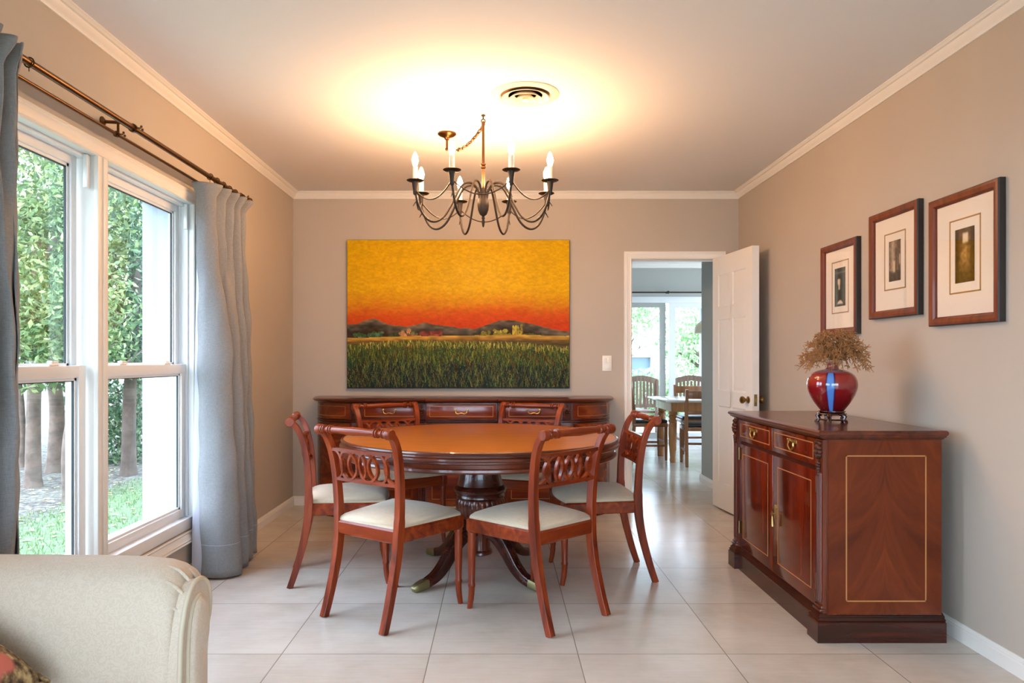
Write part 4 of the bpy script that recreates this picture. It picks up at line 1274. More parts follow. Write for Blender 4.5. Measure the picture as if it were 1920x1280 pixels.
b = MB(); b.rings([[Vector((p.x, 1.0 - SY - (p.y + SY) - .03 * 0, p.z)) for p in arm_ring(x, 1)] for x in (-1.585, -1.0, -.78)]); b.build('arm', M['sofa'], sf, 60)
for x in (-1.52, -.86):
    for y in (-.6, 1.72):
        b = MB(); b.lathe([(.022, 0), (.028, .05), (.034, .095), (0, .095)], 14, (x - SX, y - SY, 0)); b.build('foot', M['mah_dark'], sf)
# patterned pillow
m, nt, bs = new_mat('brown_floral_tapestry')
tc = N(nt, 'ShaderNodeTexCoord'); n1 = N(nt, 'ShaderNodeTexNoise', i_Scale=46.0, i_Detail=3.0); n2 = N(nt, 'ShaderNodeTexNoise', i_Scale=9.0, i_Detail=1.0)
L(nt, tc, 'Object', n1, 'Vector'); L(nt, tc, 'Object', n2, 'Vector')
r1 = ramp(nt, [(.36, srgb(60, 40, 26)), (.5, srgb(128, 100, 66)), (.64, srgb(190, 160, 112))]); r2 = ramp(nt, [(.56, (0, 0, 0, 1)), (.62, (1, 1, 1, 1))])
L(nt, n1, 'Fac', r1, 'Fac'); L(nt, n2, 'Fac', r2, 'Fac')
mx = N(nt, 'ShaderNodeMix', data_type='RGBA'); mx.inputs[7].default_value = srgb(196, 104, 90); L(nt, r2, 'Color', mx, 'Factor'); L(nt, r1, 'Color', mx, 6); L(nt, mx, 2, bs, 'Base Color'); bs.inputs['Roughness'].default_value = .9
M['tapestry'] = m
pl = thing('throw_pillow', 'brown floral tapestry pillow lying on the sofa seat in the bottom corner of the picture', 'pillow', (-1.205, 1.405, .568))
b = MB(); ns = 20
def pil(u, v, s):
    e = (1 - abs(u) ** 3.2) * (1 - abs(v) ** 3.2)
    pinch = 1 - .06 * (1 - abs(u) * abs(v)) * 0
    return Vector((s * .075 * max(e, 0) ** .5, u * .20 * (1 - .05 * (1 - v * v)), v * .20 * (1 - .05 * (1 - u * u))))
for s in (-1, 1):
    g = [[b.bm.verts.new(pil(-1 + 2 * i / ns, -1 + 2 * j / ns, s)) for i in range(ns + 1)] for j in range(ns + 1)]
    for j in range(ns):
        for i in range(ns):
            b.bm.faces.new((g[j][i], g[j][i + 1], g[j + 1][i + 1], g[j + 1][i]))
bmesh.ops.remove_doubles(b.bm, verts=b.bm.verts, dist=1e-5)
o = b.build('pillow_cover', M['tapestry'], pl, 60); o.rotation_euler = (0, math.radians(-62), math.radians(-6))
b = MB(); edge = [pil(-1 + 2 * i / 16, -1, 0) for i in range(17)] + [pil(1, -1 + 2 * i / 16, 0) for i in range(1, 17)] + [pil(1 - 2 * i / 16, 1, 0) for i in range(1, 17)] + [pil(-1, 1 - 2 * i / 16, 0) for i in range(1, 17)]
b.tube(edge, .007, 8); o = b.build('edge_cord', M['tapestry'], pl, 60); o.rotation_euler = (0, math.radians(-62), math.radians(-6))

# ------------------------------------------------------------------ landscape painting
def painting_colors(W=420, H=282):
    rs = np.random.RandomState(11)
    img = np.zeros((H, W, 3))
    u = np.linspace(0, 1, W)[None, :].repeat(H, 0); v = np.linspace(0, 1, H)[:, None].repeat(W, 1)   # v = 0 at the top
    def smooth_noise(sx, sy, seed):
        r = np.random.RandomState(seed)
        gx, gy = max(2, int(W / sx)) + 3, max(2, int(H / sy)) + 3
        g = r.rand(gy, gx)
        X = u * (gx - 2); Y = v * (gy - 2)
        xi = X.astype(int); yi = Y.astype(int); fx = X - xi; fy = Y - yi
        fx = fx * fx * (3 - 2 * fx); fy = fy * fy * (3 - 2 * fy)
        return (g[yi, xi] * (1 - fx) + g[yi, xi + 1] * fx) * (1 - fy) + (g[yi + 1, xi] * (1 - fx) + g[yi + 1, xi + 1] * fx) * fy
    stops = [(0, (204, 156, 0)), (.18, (208, 157, 0)), (.34, (212, 160, 12)), (.42, (204, 136, 18)), (.47, (198, 104, 22)), (.52, (194, 76, 24)), (.60, (190, 60, 22))]
    vv = v + .020 * (smooth_noise(60, 30, 1) - .5) - .05 * (smooth_noise(200, 80, 2) - .5) + .03 * (smooth_noise(12, 6, 9) - .5)
    for c in range(3):
        img[..., c] = np.interp(vv, [s[0] for s in stops], [s[1][c] for s in stops])
    glow = np.exp(-((u - .58) / .25) ** 2 - ((v - .2) / .16) ** 2)
    img[..., 2] += 26 * glow; img[..., 1] += 6 * glow
    img *= (1 + .10 * (smooth_noise(7, 3, 3) - .5) + .08 * (smooth_noise(3, 2, 4) - .5))[..., None]
    # hills
    px = lambda x: (x - 128) / 1607.0
    py = lambda y: (y - 75) / 1077.0
    hx = [128, 200, 260, 330, 380, 430, 560, 620, 690, 760, 850, 950, 1060, 1130, 1230, 1300, 1380, 1480, 1600, 1735]
    hy = [690, 685, 660, 645, 670, 690, 705, 695, 675, 690, 700, 715, 718, 695, 660, 655, 668, 690, 720, 742]
    ridge = np.interp(u, [px(x) for x in hx], [py(y) for y in hy]) + .006 * (smooth_noise(5, 400, 5) - .5)
    hill = v > ridge
    dep = np.clip((v - ridge) / .07, 0, 1)
    hc = np.stack([np.interp(dep, [0, .4, 1], c) for c in ([104, 86, 54], [92, 78, 40], [70, 66, 28])], -1)
    hc *= (1 + .5 * (smooth_noise(9, 4, 6) - .5) + .3 * (smooth_noise(30, 6, 7) - .5))[..., None]
    img[hill] = hc[hill]
    # hedges, roofs and poplars below the hills
    def blob(x0, x1, y0, y1, col, n, seed, rx=5, ry=4):
        r = np.random.RandomState(seed)
        for _ in range(n):
            cx, cy = r.uniform(px(x0), px(x1)) * W, r.uniform(py(y0), py(y1)) * H
            a, bb = r.uniform(.5, 1) * rx, r.uniform(.5, 1) * ry
            m_ = ((np.arange(W)[None, :] - cx) / a) ** 2 + ((np.arange(H)[:, None] - cy) / bb) ** 2 < 1
            img[m_] = np.array(col) * r.uniform(.7, 1.15)
    blob(180, 260, 752, 775, (70, 96, 62), 12, 21); blob(290, 390, 742, 775, (78, 108, 70), 18, 22)
    blob(440, 500, 755, 775, (70, 80, 52), 8, 23); blob(505, 580, 730, 768, (176, 128, 84), 16, 24, 4, 4)
    blob(560, 640, 745, 765, (108, 116, 72), 8, 25, 4, 3); blob(555, 640, 762, 774, (164, 74, 56), 10, 26, 5, 2); blob(650, 810, 738, 768, (122, 58, 48), 30, 27, 4, 4)
    blob(740, 800, 762, 774, (150, 60, 54), 8, 28, 5, 2); blob(1100, 1300, 735, 770, (120, 116, 48), 30, 29, 4, 4); blob(1180, 1300, 725, 745, (164, 150, 56), 14, 30, 3, 4)
    for x in (1328, 1345, 1362, 1385):
        blob(x - 4, x + 4, 700, 760, (170, 150, 60), 16, x, 2.2, 5)
    blob(1400, 1560, 755, 772, (88, 92, 48), 18, 31, 5, 3)
    # ripe strips
    f0 = np.interp(u, [0, .3, .5, .75, 1], [.662, .648, .646, .640, .648]) + .004 * (smooth_noise(8, 400, 8) - .5)
    strip = v > f0
    d2 = np.clip((v - f0) / .05, 0, 1)
    sc_ = np.stack([np.interp(d2, [0, .35, .6, 1], c) for c in ([190, 170, 118, 84], [150, 126, 88, 70], [62, 52, 44, 40])], -1)
    sc_ *= (1 + .4 * (smooth_noise(14, 2, 10) - .5))[..., None]
    img[strip] = sc_[strip]
    # standing crop: dark ground, then thousands of upright strokes
    g0 = np.interp(u, [0, .25, .5, .75, 1], [.715, .683, .69, .70, .728])
    fld = v > g0 + .006 * (smooth_noise(4, 400, 12) - .5)
    base = np.stack([np.interp(v, [.68, .80, 1], c) for c in ([84, 40, 26], [88, 50, 38], [34, 32, 36])], -1)
    img[fld] = (base * (1 + .5 * (smooth_noise(4, 14, 13) - .5))[..., None])[fld]
    pal_top = [(196, 184, 84), (170, 166, 70), (214, 196, 98), (142, 146, 62)]
    pal_mid = [(82, 108, 36), (124, 138, 48), (40, 72, 52), (30, 58, 50), (140, 122, 52), (108, 64, 36), (58, 88, 40)]
    pal_low = [(24, 46, 52), (34, 58, 54), (62, 84, 40), (110, 104, 50), (80, 44, 34), (18, 32, 42), (128, 136, 62), (20, 40, 40)]
    for _ in range(6500):
        x = rs.uniform(0, W); gy = float(np.interp(x / W, [0, .25, .5, .75, 1], [.715, .683, .69, .70, .728]))
        t = rs.rand() ** .8
        y = (gy + (1.02 - gy) * t) * H
        ln = rs.uniform(4, 9) + 16 * t
        pal = pal_top if t < .13 and rs.rand() < .8 else pal_mid if t < .5 else pal_low
        col = np.array(pal[rs.randint(len(pal))]) * rs.uniform(.6, 1.2)
        lean = rs.uniform(-.28, .28); bend = rs.uniform(-1, 1) * .03
        for k in range(int(ln)):
            yy = int(y - k); xx = int(x + lean * k + bend * k * k)
            if 0 <= yy < H and 0 <= xx < W and v[yy, 0] > gy - .012:
                img[yy, xx] = img[yy, xx] * .25 + col * .75
    img[-3:, :] = img[-3:, :] * .5 + 20
    return np.clip(img, 0, 255)
def painted_sheet(name, img, w, h, mat, parent, frame, thick=None):
    """a sheet of painted cells; frame(u, v) -> point, v = 0 at the top"""
    H, W, _ = img.shape
    us = np.linspace(0, 1, W); vs_ = np.linspace(0, 1, H)
    verts = [frame(x, y) for y in vs_ for x in us]
    faces = [(j * W + i, (j + 1) * W + i, (j + 1) * W + i + 1, j * W + i + 1) for j in range(H - 1) for i in range(W - 1)]
    me = bpy.data.meshes.new(name)
    me.from_pydata(verts, [], faces); me.update()
    ca = me.color_attributes.new('paint', 'FLOAT_COLOR', 'POINT')
    c = img.reshape(-1, 3) / 255.0
    lin = np.where(c <= .04045, c / 12.92, ((c + .055) / 1.055) ** 2.4)
    ca.data.foreach_set('color', np.concatenate([lin, np.ones((len(lin), 1))], 1).astype(np.float32).ravel())
    me.materials.append(mat)
    return link(name, me, parent)
PX0, PX1, PZ0, PZ1 = -1.242, .575, .957, 2.169
pt = thing('landscape_painting', 'large unframed oil painting of a yellow and orange sunset sky over a green field', 'painting', ((PX0 + PX1) / 2, YB, (PZ0 + PZ1) / 2))
hw, hh = (PX1 - PX0) / 2, (PZ1 - PZ0) / 2
b = MB(); b.box(-hw, hw, -.036, -.0003, -hh, hh, .004); b.build('stretched_canvas', M['canvas_edge'], pt)
painted_sheet('painted_face', painting_colors(), 1, 1, M['painting'], pt, lambda x, y: (-hw + .004 + x * (2 * hw - .008), -.0370, hh - .003 - y * (2 * hh - .006)))

# ------------------------------------------------------------------ three framed prints on the right wall
def alley(kind, W=40, H=62):
    r = np.random.RandomState(kind + 40)
    u = np.linspace(0, 1, W)[None, :].repeat(H, 0); v = np.linspace(0, 1, H)[:, None].repeat(W, 1)
    n = r.rand(H // 3 + 2, W // 3 + 2).repeat(3, 0).repeat(3, 1)[:H, :W]
    if kind == 0:      # dark teal doorway with a pale figure of light
        img = np.stack([58 + 0 * u, 66 + 0 * u, 62 + 0 * u], -1) * (.75 + .5 * n)[..., None]
        img[(abs(u - .46) < .14) & (v > .16)] *= .7
        img[(abs(u - .40) < .13) & (v > .28) & (v < .44)] = (206, 188, 164); img[(abs(u - .42) < .07) & (v > .44) & (v < .56)] = (196, 178, 156)
        img[(abs(u - .5) < .30 * np.sqrt(np.clip((v - .84) / .10, 0, 1))) & (v > .84) & (v < .95)] = (216, 200, 180)
        img[(abs(u - .16) < .05)] = (100, 116, 110); img[(abs(v - .12) < .015)] = (120, 124, 112)
    elif kind == 1:    # sepia street between house fronts
        img = np.stack([112 + 0 * u, 92 + 0 * u, 74 + 0 * u], -1) * (.7 + .55 * n)[..., None]
        lm = np.exp(-((u - .34) / .16) ** 2) * (v < .8)
        img = img * (1 - .6 * lm[..., None]) + np.array((216, 192, 160)) * .6 * lm[..., None]
        img[(u > .75)] *= .8; img[(v > .74)] *= .62; img[(abs(u - .62) < .04) & (v > .2) & (v < .75)] *= .55
        img[(abs(u - .45) < .07) & (v > .5) & (v < .78)] = (206, 180, 148); img[(abs(u - .9) < .05) & (v > .35) & (v < .6)] = (190, 160, 130)
    else:              # golden canal alley with a bright gap of sky
        img = np.stack([92 + 0 * u, 68 + 0 * u, 36 + 0 * u], -1) * (.7 + .5 * n)[..., None]
        img[(abs(u - .54) < .15) & (v > .09) & (v < .27)] = (232, 214, 184)
        lm = np.exp(-((u - .52) / .22) ** 2 - ((v - .48) / .22) ** 2)
        img = img * (1 - .7 * lm[..., None]) + np.array((214, 166, 92)) * .7 * lm[..., None] * (.7 + .5 * n)[..., None]
        img[(u < .18)] *= .6; img[(u > .82)] *= .62; img[(v > .8)] *= .75
    for _ in range(2):
        img = (img + np.roll(img, 1, 0) + np.roll(img, -1, 0) + np.roll(img, 1, 1) + np.roll(img, -1, 1)) / 5
    return np.clip(img, 0, 255)
pics = [(3.853, 4.283, 1.333, 1.862, (.47, .325, .62), 0, 'framed print of a dark teal doorway, hanging just above the dried flowers'),
        (3.287, 3.724, 1.401, 1.938, (.43, .345, .66), 1, 'framed sepia street print, the middle one of the three wall pictures'),
        (2.753, 3.205, 1.340, 1.900, (.50, .370, .66), 2, 'framed golden alley print with a patch of sky, largest of the three wall pictures')]
for y0, y1, z0, z1, _, kind, lab in pics:
    yc, zc = (y0 + y1) / 2, (z0 + z1) / 2
    p = thing('framed_picture', lab, 'picture', (XR - .001, yc, zc), 0, 'framed prints on the right wall')
    hw, hh = (y1 - y0) / 2, (z1 - z0) / 2
    # local: facing -X; y towards the far wall
    FWd = .036
    prof = [(0, 0), (0, .024), (.004, .029), (.014, .031), (.030, .027), (FWd, .020), (FWd, .012), (FWd + .004, .012), (FWd + .004, 0)]
    b = MB(); rings = []
    for sy, sz in ((-1, -1), (1, -1), (1, 1), (-1, 1), (-1, -1)):
        rings.append([Vector((-h, sy * (hw - o), sz * (hh - o))) for o, h in prof])
    b.rings(rings, True, False, False)
    bmesh.ops.remove_doubles(b.bm, verts=b.bm.verts, dist=1e-6)
    b.bm.faces.ensure_lookup_table()
    for f in b.bm.faces:
        c = f.calc_center_median()
        if max(abs(c.y) - hw, abs(c.z) - hh) > -.003: f.material_index = 1
    b.build('frame', [M['frame'], M['frame_edge']], p, 25)
    b = MB(); b.box(-.011, -.003, -hw + FWd, hw - FWd, -hh + FWd, hh - FWd); mb_ = b.build('mat_board', M['mat_board'], p, 0)
    dims = {0: (.100, .150), 1: (.094, .142), 2: (.100, .158)}[kind]
    wh, hh2 = dims; zo = .010
    b = MB(); w = .006
    for a0, a1, c0, c1 in ((-wh, wh, -hh2, -hh2 + w), (-wh, wh, hh2 - w, hh2), (-wh, -wh + w, -hh2, hh2), (wh - w, wh, -hh2, hh2)):
        b.box(-.0125, -.011, a0, a1, c0 + zo, c1 + zo)
    b.build('gilt_line', M['gold'], mb_, 0)
    pw, ph = {0: (.064, .110), 1: (.052, .100), 2: (.062, .114)}[kind]
    # picture left (camera side view) is the far edge (+y)
    painted_sheet('print', alley(kind), 1, 1, M['print'], p, lambda x, y: (-.0118, pw - x * 2 * pw, zo + ph - y * 2 * ph))
    b = MB(); b.box(-.0165, -.0150, -hw + FWd - .001, hw - FWd + .001, -hh + FWd - .001, hh - FWd + .001); b.build('glass', M['pic_glass'], p, 0)

# ------------------------------------------------------------------ breakfast table and chairs beyond the doorway
kt = thing('breakfast_table', 'pine table with turned legs, its top painted pale as reflected light, beyond the doorway', 'table', (2.42, 8.50, 0))
b = MB(); b.box(-.545, .60, -.49, .49, .706, .73, .004); b.build('tabletop', M['reflection_top'], kt)
b = MB(); b.box(-.46, .52, -.40, .40, .60, .706); b.build('apron', M['pine'], kt)
lp = [(.030, 0), (.036, .03), (.030, .06), (.034, .10), (.044, .22), (.050, .36), (.046, .44), (.034, .46), (.050, .475), (.050, .49), (.034, .505), (.046, .525), (.050, .54), (.036, .555), (.036, .56)]
for x in (-.41, .47):
    for y in (-.26, .30):
        b = MB(); b.lathe(lp, 18, (x, y, 0)); b.box(x - .046, x + .046, y - .046, y + .046, .555, .706, .004); b.build('leg', M['pine'], kt, 40)
def pine_chair(loc, rz, label):
    t = thing('breakfast_chair', label, 'chair', loc, rz, 'pine chairs around the breakfast table')
    b = MB(); b.box(-.21, .21, -.21, .20, .395, .44, .006); b.build('seat_frame', M['pine_dark'], t)
    b = MB(); b.box(-.20, .20, -.19, .20, .438, .478, .018, 3); b.build('seat_pad', M['black_seat'], t)
    for s in (-1, 1):
        b = MB(); b.sweep([(s * .19, -.235, 0), (s * .19, -.20, .40), (s * .19, -.205, .60), (s * .19, -.245, .86)], [(-.018, -.02), (.018, -.02), (.018, .02), (-.018, .02)], [.9, 1, 1, .9], up=(0, 1, 0)); b.build('back_post', M['pine_dark'], t)
        b = MB(); b.sweep([(s * .19, .175, 0), (s * .19, .175, .40)], [(-.02, -.02), (.02, -.02), (.02, .02), (-.02, .02)], [.8, 1], up=(0, 1, 0)); b.build('front_leg', M['pine_dark'], t)
        b = MB(); b.box(s * .19 - .010, s * .19 + .010, -.20, .17, .16, .185); b.build('stretcher', M['pine_dark'], t)
    b = MB(); b.box(-.18, .18, .165, .185, .20, .225); b.build('stretcher', M['pine_dark'], t)
    for z0, z1, y in ((.755, .845, -.238), (.58, .62, -.206)):
        b = MB(); b.box(-.185, .185, y - .012, y + .012, z0, z1, .006); b.build('back_rail', M['pine_dark'], t)
    return t
pc = pine_chair((2.295, 8.10, 0), math.radians(-6), 'pine chair with its back to us at the near edge of the breakfast table')
dup(pc, (1.80, 8.62, 0), math.radians(-90), 'pine chair with a black seat, side-on at the breakfast table end, beside the door frame')
dup(pc, (2.50, 9.12, 0), math.radians(180), 'pine chair on the far side of the breakfast table, facing us')
lampz = 1.515
dl = thing('dome_pendant_lamp', 'cream dome pendant lamp hanging over the breakfast table, half hidden by the wall edge', 'pendant lamp', (2.58, 8.75, lampz))
b = MB(); b.lathe([(.185, 0), (.182, .03), (.168, .075), (.140, .118), (.10, .150), (.05, .172), (.02, .178), (.02, .20), (0, .20)], 36)
b.lathe([(.181, .002), (.178, .03), (.164, .073), (.137, .114), (.098, .146), (.05, .168), (0, .172)], 36); b.build('lamp_shade', M['shade'], dl, 50)
b = MB(); b.tube([(0, 0, .19), (0, 0, ZC - lampz)], .004, 8); b.build('cord', M['iron'], dl)
b = MB(); b.lathe([(0, ZC - lampz), (.05, ZC - lampz), (.045, ZC - lampz - .025), (0, ZC - lampz - .03)], 24); b.build('ceiling_rose', M['shade'], dl)
b = MB(); b.ball((0, 0, .06), .035, 14, 10); b.build('bulb', M['candle'], dl)

# ------------------------------------------------------------------ terrace and garden beyond the patio doors
b = MB(); b.box(-3, 12, FY + .2, FY + 4.0, -.2, -.04); st('terrace', b, plain('pale_paving', srgb(206, 198, 186), .8, noise=.06, nscale=2))
b = MB(); b.box(-1, 8, FY + .2, FY + 3.4, 2.42, 2.55); st('verandah_roof', b, M['stucco'])
b = MB(); b.lathe([(.15, -.04), (.15, .1), (.12, .12), (.11, 2.3), (.15, 2.34), (.15, 2.42)], 24, (3.86, FY + 3.1, 0)); st('column_1', b, M['stucco'])
def garden_chair(loc, rz, label):
    t = thing('garden_chair', label, 'garden chair', loc, rz, 'slatted teak chairs on the terrace')
    b = MB(); b.box(-.27, .27, -.26, .26, .41, .445, .006); b.build('seat', M['teak'], t)
    top = [(-.28 + .56 * i / 12, .93 + .06 * math.sin(PI * i / 12)) for i in range(13)]
    b = MB(); b.prism(top + [(x, z - .085) for x, z in reversed(top)], -.30, -.27, 'Y'); b.build('top_rail', M['teak'], t, 25)
    b = MB(); b.box(-.27, .27, -.295, -.265, .50, .55); b.build('lower_rail', M['teak'], t)
    for k in range(9):
        x = -.22 + k * .055
        b = MB(); b.box(x - .017, x + .017, -.292, -.274, .54, .90); b.build('back_slat', M['teak'], t)
    for s in (-1, 1):
        b = MB(); b.box(s * .26 - .025, s * .26 + .025, -.31, -.26, 0, .92, .005); b.build('back_post', M['teak'], t)
        b = MB(); b.box(s * .26 - .025, s * .26 + .025, .20, .25, 0, .63, .005); b.build('front_leg', M['teak'], t)
        b = MB(); b.box(s * .26 - .03, s * .26 + .03, -.28, .28, .63, .655, .005); b.build('armrest', M['teak'], t)
    return t
gc = garden_chair((2.12, FY + .95, -.04), math.radians(8), 'slatted teak garden chair on the terrace, seen through the sliding panel near the door frame')
dup(gc, (3.02, FY + 1.15, -.04), math.radians(-6), 'slatted teak garden chair on the terrace, seen through the fixed panel above the pine table')
pv = thing('garden_pavilion', 'small white-framed garden pavilion with dark sides far beyond the patio doors', 'pavilion', (3.62, 19.0, -.2))
b = MB(); b.box(-.42, .42, -.6, .6, 1.52, 1.68); b.build('roof', M['stucco'], pv)
for x in (-.36, .36):
    b = MB(); b.box(x - .05, x + .05, -.58, -.48, 0, 1.52); b.build('post', M['stucco'], pv)
b = MB(); b.box(-.34, .34, -.45, .55, 0, 1.46); b.build('dark_panel', plain('slate_blue_panel', srgb(108, 122, 134), .6), pv)

# ------------------------------------------------------------------ ground, lawn and trees
def ground_mat():
    m, nt, b = new_mat('lawn_and_mulch')
    tc = N(nt, 'ShaderNodeTexCoord'); sep = N(nt, 'ShaderNodeSeparateXYZ'); L(nt, tc, 'Object', sep, 'Vector')
    n = N(nt, 'ShaderNodeTexNoise', i_Scale=1.3, i_Detail=5.0); L(nt, tc, 'Object', n, 'Vector')
    n2 = N(nt, 'ShaderNodeTexNoise', i_Scale=22.0, i_Detail=5.0, i_Roughness=.7); L(nt, tc, 'Object', n2, 'Vector')
    g = ramp(nt, [(.3, srgb(92, 112, 72)), (.55, srgb(118, 136, 92)), (.75, srgb(150, 160, 118))]); L(nt, n2, 'Fac', g, 'Fac')
    mu = ramp(nt, [(.34, srgb(64, 58, 50)), (.5, srgb(106, 98, 86)), (.68, srgb(170, 162, 146))]); L(nt, n2, 'Fac', mu, 'Fac')
    # the planting bed lies beyond the strip of lawn next to the house
    a = N(nt, 'ShaderNodeMath', operation='MULTIPLY_ADD', i_1=.7); L(nt, n, 'Fac', a, 0); L(nt, sep, 'X', a, 2)
    s = N(nt, 'ShaderNodeMapRange'); s.inputs['From Min'].default_value = -3.75; s.inputs['From Max'].default_value = -3.35; L(nt, a, 'Value', s, 'Value')
    mx = N(nt, 'ShaderNodeMix', data_type='RGBA'); L(nt, s, 'Result', mx, 'Factor'); L(nt, mu, 'Color', mx, 6); L(nt, g, 'Color', mx, 7); L(nt, mx, 2, b, 'Base Color')
    b.inputs['Roughness'].default_value = .95
    bump(nt, b, n2, 'Fac', .8, .03)
    return m
GZ0 = -.16
b = MB(); b.box(-40, XL - WT - .02, -20, 45, GZ0 - .1, GZ0); b.box(XL - WT - .02, 40, FY + 4.0, 45, GZ0 - .1, GZ0); b.box(XL - WT - .02, 40, -20, YR - .2, GZ0 - .1, GZ0)
st('garden_ground', b, ground_mat())
def leaf_cloud(seed, blobs, n, size):
    r = np.random.RandomState(seed)
    V = []; F = []
    for (cx, cy, cz, rx, ry, rz), w in blobs:
        k = int(n * w)
        d = r.normal(size=(k, 3)); d /= np.linalg.norm(d, axis=1)[:, None]
        q = d * (r.rand(k, 1) ** .45)
        c = np.array((cx, cy, cz)) + q * np.array((rx, ry, rz))
        for p in c:
            a = r.normal(size=3); a /= np.linalg.norm(a)
            t = r.normal(size=3); t = np.cross(a, t); t /= np.linalg.norm(t)
            s = np.cross(a, t); l = size * r.uniform(.7, 1.35); wd = l * .42
            i = len(V)
            V += [tuple(p - t * l), tuple(p + s * wd - t * l * .1), tuple(p + t * l + a * l * .25), tuple(p - s * wd - t * l * .1)]
            F.append((i, i + 1, i + 2, i + 3))
    return V, F
def tree(label, cat, x, y, trunk, blobs, n, size, leaf, bark, seed, group='trees outside the sash window', name='garden_tree'):
    t = thing(name, label, cat, (x, y, GZ0), 0, group)
    if trunk:
        r = random.Random(seed)
        b = MB(); h, rad, lean = trunk
        path = catmull([(0, 0, -.02), (lean * .2 + r.uniform(-.03, .03), r.uniform(-.04, .04), h * .33), (lean * .6, r.uniform(-.05, .05), h * .66), (lean, 0, h)], 5)
        nn = len(path)
        b.tube(path, [rad * (.92 - .4 * (i / nn) + .25 * math.exp(-i * 1.4)) for i in range(nn)], 12)
        b.build('trunk', bark, t, 60)
        for k in range(4):
            p = path[int(nn * r.uniform(.45, .9))]
            a = r.uniform(0, 2 * PI); e = Vector((math.cos(a) * r.uniform(.4, .9), math.sin(a) * r.uniform(.4, .9), r.uniform(.2, .8)))
            bb = MB(); bb.tube([p, p + e * .5 + Vector((0, 0, .05)), p + e], [rad * .4, rad * .28, rad * .15], 7); bb.build('branch', bark, t, 60)
    V, F = leaf_cloud(seed, blobs, n, size)
    mesh_arrays('crown', V, F, leaf, t)
    return t
# (through the window the view runs out between these; each stands at its own distance)
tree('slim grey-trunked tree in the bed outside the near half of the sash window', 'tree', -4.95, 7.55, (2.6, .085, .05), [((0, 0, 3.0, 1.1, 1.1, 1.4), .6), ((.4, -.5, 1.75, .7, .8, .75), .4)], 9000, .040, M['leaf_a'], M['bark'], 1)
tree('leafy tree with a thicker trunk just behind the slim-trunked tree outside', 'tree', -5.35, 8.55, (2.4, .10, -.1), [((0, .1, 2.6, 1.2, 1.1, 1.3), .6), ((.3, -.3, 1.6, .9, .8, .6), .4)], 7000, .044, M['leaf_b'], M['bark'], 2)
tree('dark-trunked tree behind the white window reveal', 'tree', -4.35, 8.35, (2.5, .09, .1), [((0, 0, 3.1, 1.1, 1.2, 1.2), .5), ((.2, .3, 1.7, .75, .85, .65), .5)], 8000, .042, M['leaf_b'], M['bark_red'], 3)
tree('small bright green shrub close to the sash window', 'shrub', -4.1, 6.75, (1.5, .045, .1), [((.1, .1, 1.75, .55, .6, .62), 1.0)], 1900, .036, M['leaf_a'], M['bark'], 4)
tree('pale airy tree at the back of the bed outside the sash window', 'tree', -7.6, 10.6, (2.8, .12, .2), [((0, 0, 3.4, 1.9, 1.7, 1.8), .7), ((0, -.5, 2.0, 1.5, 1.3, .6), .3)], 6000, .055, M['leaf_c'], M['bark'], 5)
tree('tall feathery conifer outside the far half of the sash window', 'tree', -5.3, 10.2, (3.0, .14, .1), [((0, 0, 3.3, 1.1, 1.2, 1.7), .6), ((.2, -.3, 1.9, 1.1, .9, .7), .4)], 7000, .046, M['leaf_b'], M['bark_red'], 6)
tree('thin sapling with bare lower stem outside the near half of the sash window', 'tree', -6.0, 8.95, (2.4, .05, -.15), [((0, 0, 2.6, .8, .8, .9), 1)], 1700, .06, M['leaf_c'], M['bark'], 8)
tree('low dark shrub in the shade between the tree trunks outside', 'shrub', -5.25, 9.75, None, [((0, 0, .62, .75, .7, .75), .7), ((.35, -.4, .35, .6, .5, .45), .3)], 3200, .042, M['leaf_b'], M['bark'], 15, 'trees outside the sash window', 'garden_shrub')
# far garden beyond the terrace
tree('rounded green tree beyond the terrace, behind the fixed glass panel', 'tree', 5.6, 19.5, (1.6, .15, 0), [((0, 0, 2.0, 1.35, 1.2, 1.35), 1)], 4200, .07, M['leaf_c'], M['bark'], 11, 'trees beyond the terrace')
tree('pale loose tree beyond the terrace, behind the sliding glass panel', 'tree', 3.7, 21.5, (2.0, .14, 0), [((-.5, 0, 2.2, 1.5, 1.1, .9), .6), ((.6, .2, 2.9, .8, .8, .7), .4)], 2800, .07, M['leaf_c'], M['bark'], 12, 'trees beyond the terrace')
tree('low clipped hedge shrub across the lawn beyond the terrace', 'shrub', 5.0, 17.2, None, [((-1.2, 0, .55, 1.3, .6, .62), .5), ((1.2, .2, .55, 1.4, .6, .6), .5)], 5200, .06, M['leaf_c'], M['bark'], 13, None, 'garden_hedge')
# fallen leaves on the lawn: far too many to count
V, F = [], []
r_ = random.Random(9)
for k in range(420):
    x, y = r_.uniform(-5.2, -2.3), r_.uniform(4.4, 9.5); a = r_.uniform(0, 6.28); l = r_.uniform(.018, .04); z = GZ0 + .004 + r_.uniform(0, .01)
    c, s = math.cos(a), math.sin(a); i = len(V)
    V += [(x - c * l, y - s * l, z), (x - s * l * .5, y + c * l * .5, z + .008), (x + c * l, y + s * l, z + .003), (x + s * l * .5, y - c * l * .5, z + .006)]; F.append((i, i + 1, i + 2, i + 3))
fo = mesh_arrays('fallen_leaves', V, F, plain('yellowed_leaves', srgb(222, 204, 140), .8)); tag(fo, 'yellowed fallen leaves scattered over the mulch and lawn outside', 'leaves', None, 'stuff')
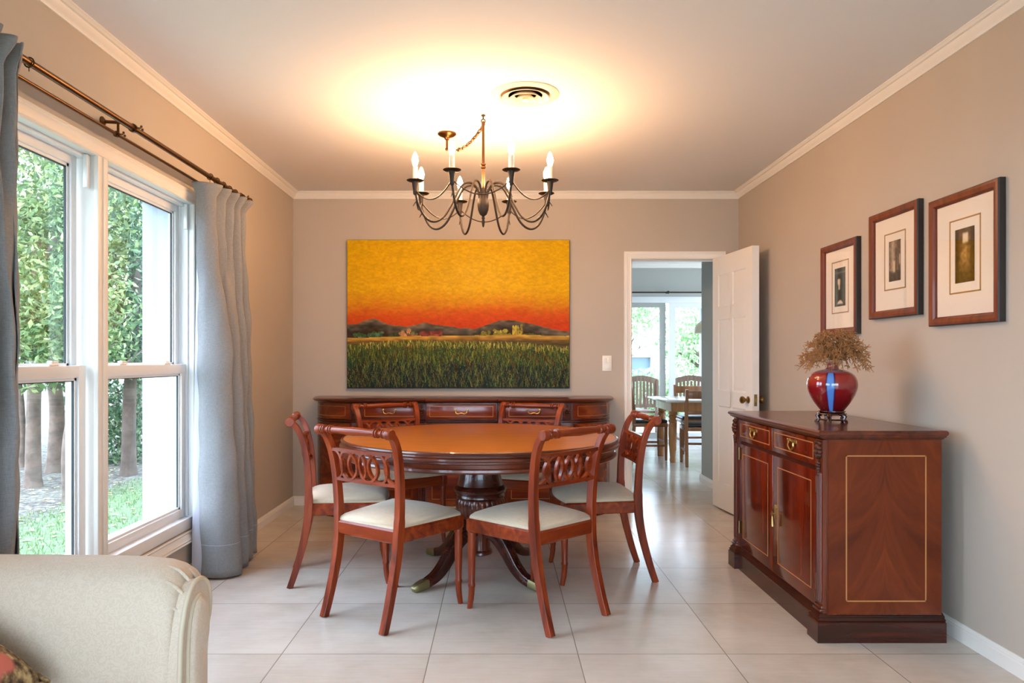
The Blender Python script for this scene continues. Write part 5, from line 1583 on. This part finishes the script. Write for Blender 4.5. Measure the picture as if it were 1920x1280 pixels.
# grass blades near the house
V, F = [], []
for k in range(9000):
    x, y = r_.uniform(-4.1, -2.05), r_.uniform(4.2, 9.0); a = r_.uniform(0, 6.28); h = r_.uniform(.02, .05); w = .004; i = len(V)
    c, s = math.cos(a) * w, math.sin(a) * w
    V += [(x - c, y - s, GZ0), (x + c, y + s, GZ0), (x + r_.uniform(-.02, .02), y + r_.uniform(-.02, .02), GZ0 + h)]; F.append((i, i + 1, i + 2))
go = mesh_arrays('lawn_grass', V, F, M['grass']); tag(go, 'short green grass on the strip of lawn outside the sash window', 'grass', None, 'stuff')

# ------------------------------------------------------------------ daylight and view
w = bpy.data.worlds.new('overcast_sky'); SC.world = w; w.use_nodes = True
nt = w.node_tree; nt.nodes.clear()
out = N(nt, 'ShaderNodeOutputWorld'); bg = N(nt, 'ShaderNodeBackground')
tc = N(nt, 'ShaderNodeTexCoord'); sep = N(nt, 'ShaderNodeSeparateXYZ'); L(nt, tc, 'Generated', sep, 'Vector')
rp = ramp(nt, [(0.0, (.60, .62, .60, 1)), (.48, (.64, .79, 1.0, 1)), (.6, (.64, .80, 1.0, 1)), (1.0, (.48, .68, 1.0, 1))])
mr = N(nt, 'ShaderNodeMapRange'); mr.inputs['From Min'].default_value = -1.0; mr.inputs['From Max'].default_value = 1.0
L(nt, sep, 'Z', mr, 'Value'); L(nt, mr, 'Result', rp, 'Fac'); L(nt, rp, 'Color', bg, 'Color'); L(nt, bg, 'Background', out, 'Surface')
bg.inputs['Strength'].default_value = SKY
sun = bpy.data.lights.new('sun', 'SUN'); sun.energy = SUN; sun.angle = math.radians(24); sun.color = (.92, .96, 1.0)
so = bpy.data.objects.new('sun', sun); COL.objects.link(so)
sd = Vector((.80, .30, -.62)).normalized()          # direction of travel: over the garden wall, in through the sash window
so.rotation_euler = sd.to_track_quat('-Z', 'Y').to_euler()
SC.view_settings.view_transform = 'Standard'
SC.view_settings.look = 'None'
SC.view_settings.exposure = EXPOSURE
SC.view_settings.gamma = 1.0
SC.view_settings.use_curve_mapping = False
SC.cycles.use_denoising = True
SC.cycles.max_bounces = 10
SC.cycles.diffuse_bounces = 6
SC.cycles.glossy_bounces = 4
SC.cycles.transparent_max_bounces = 16
SC.cycles.sample_clamp_indirect = 8.0
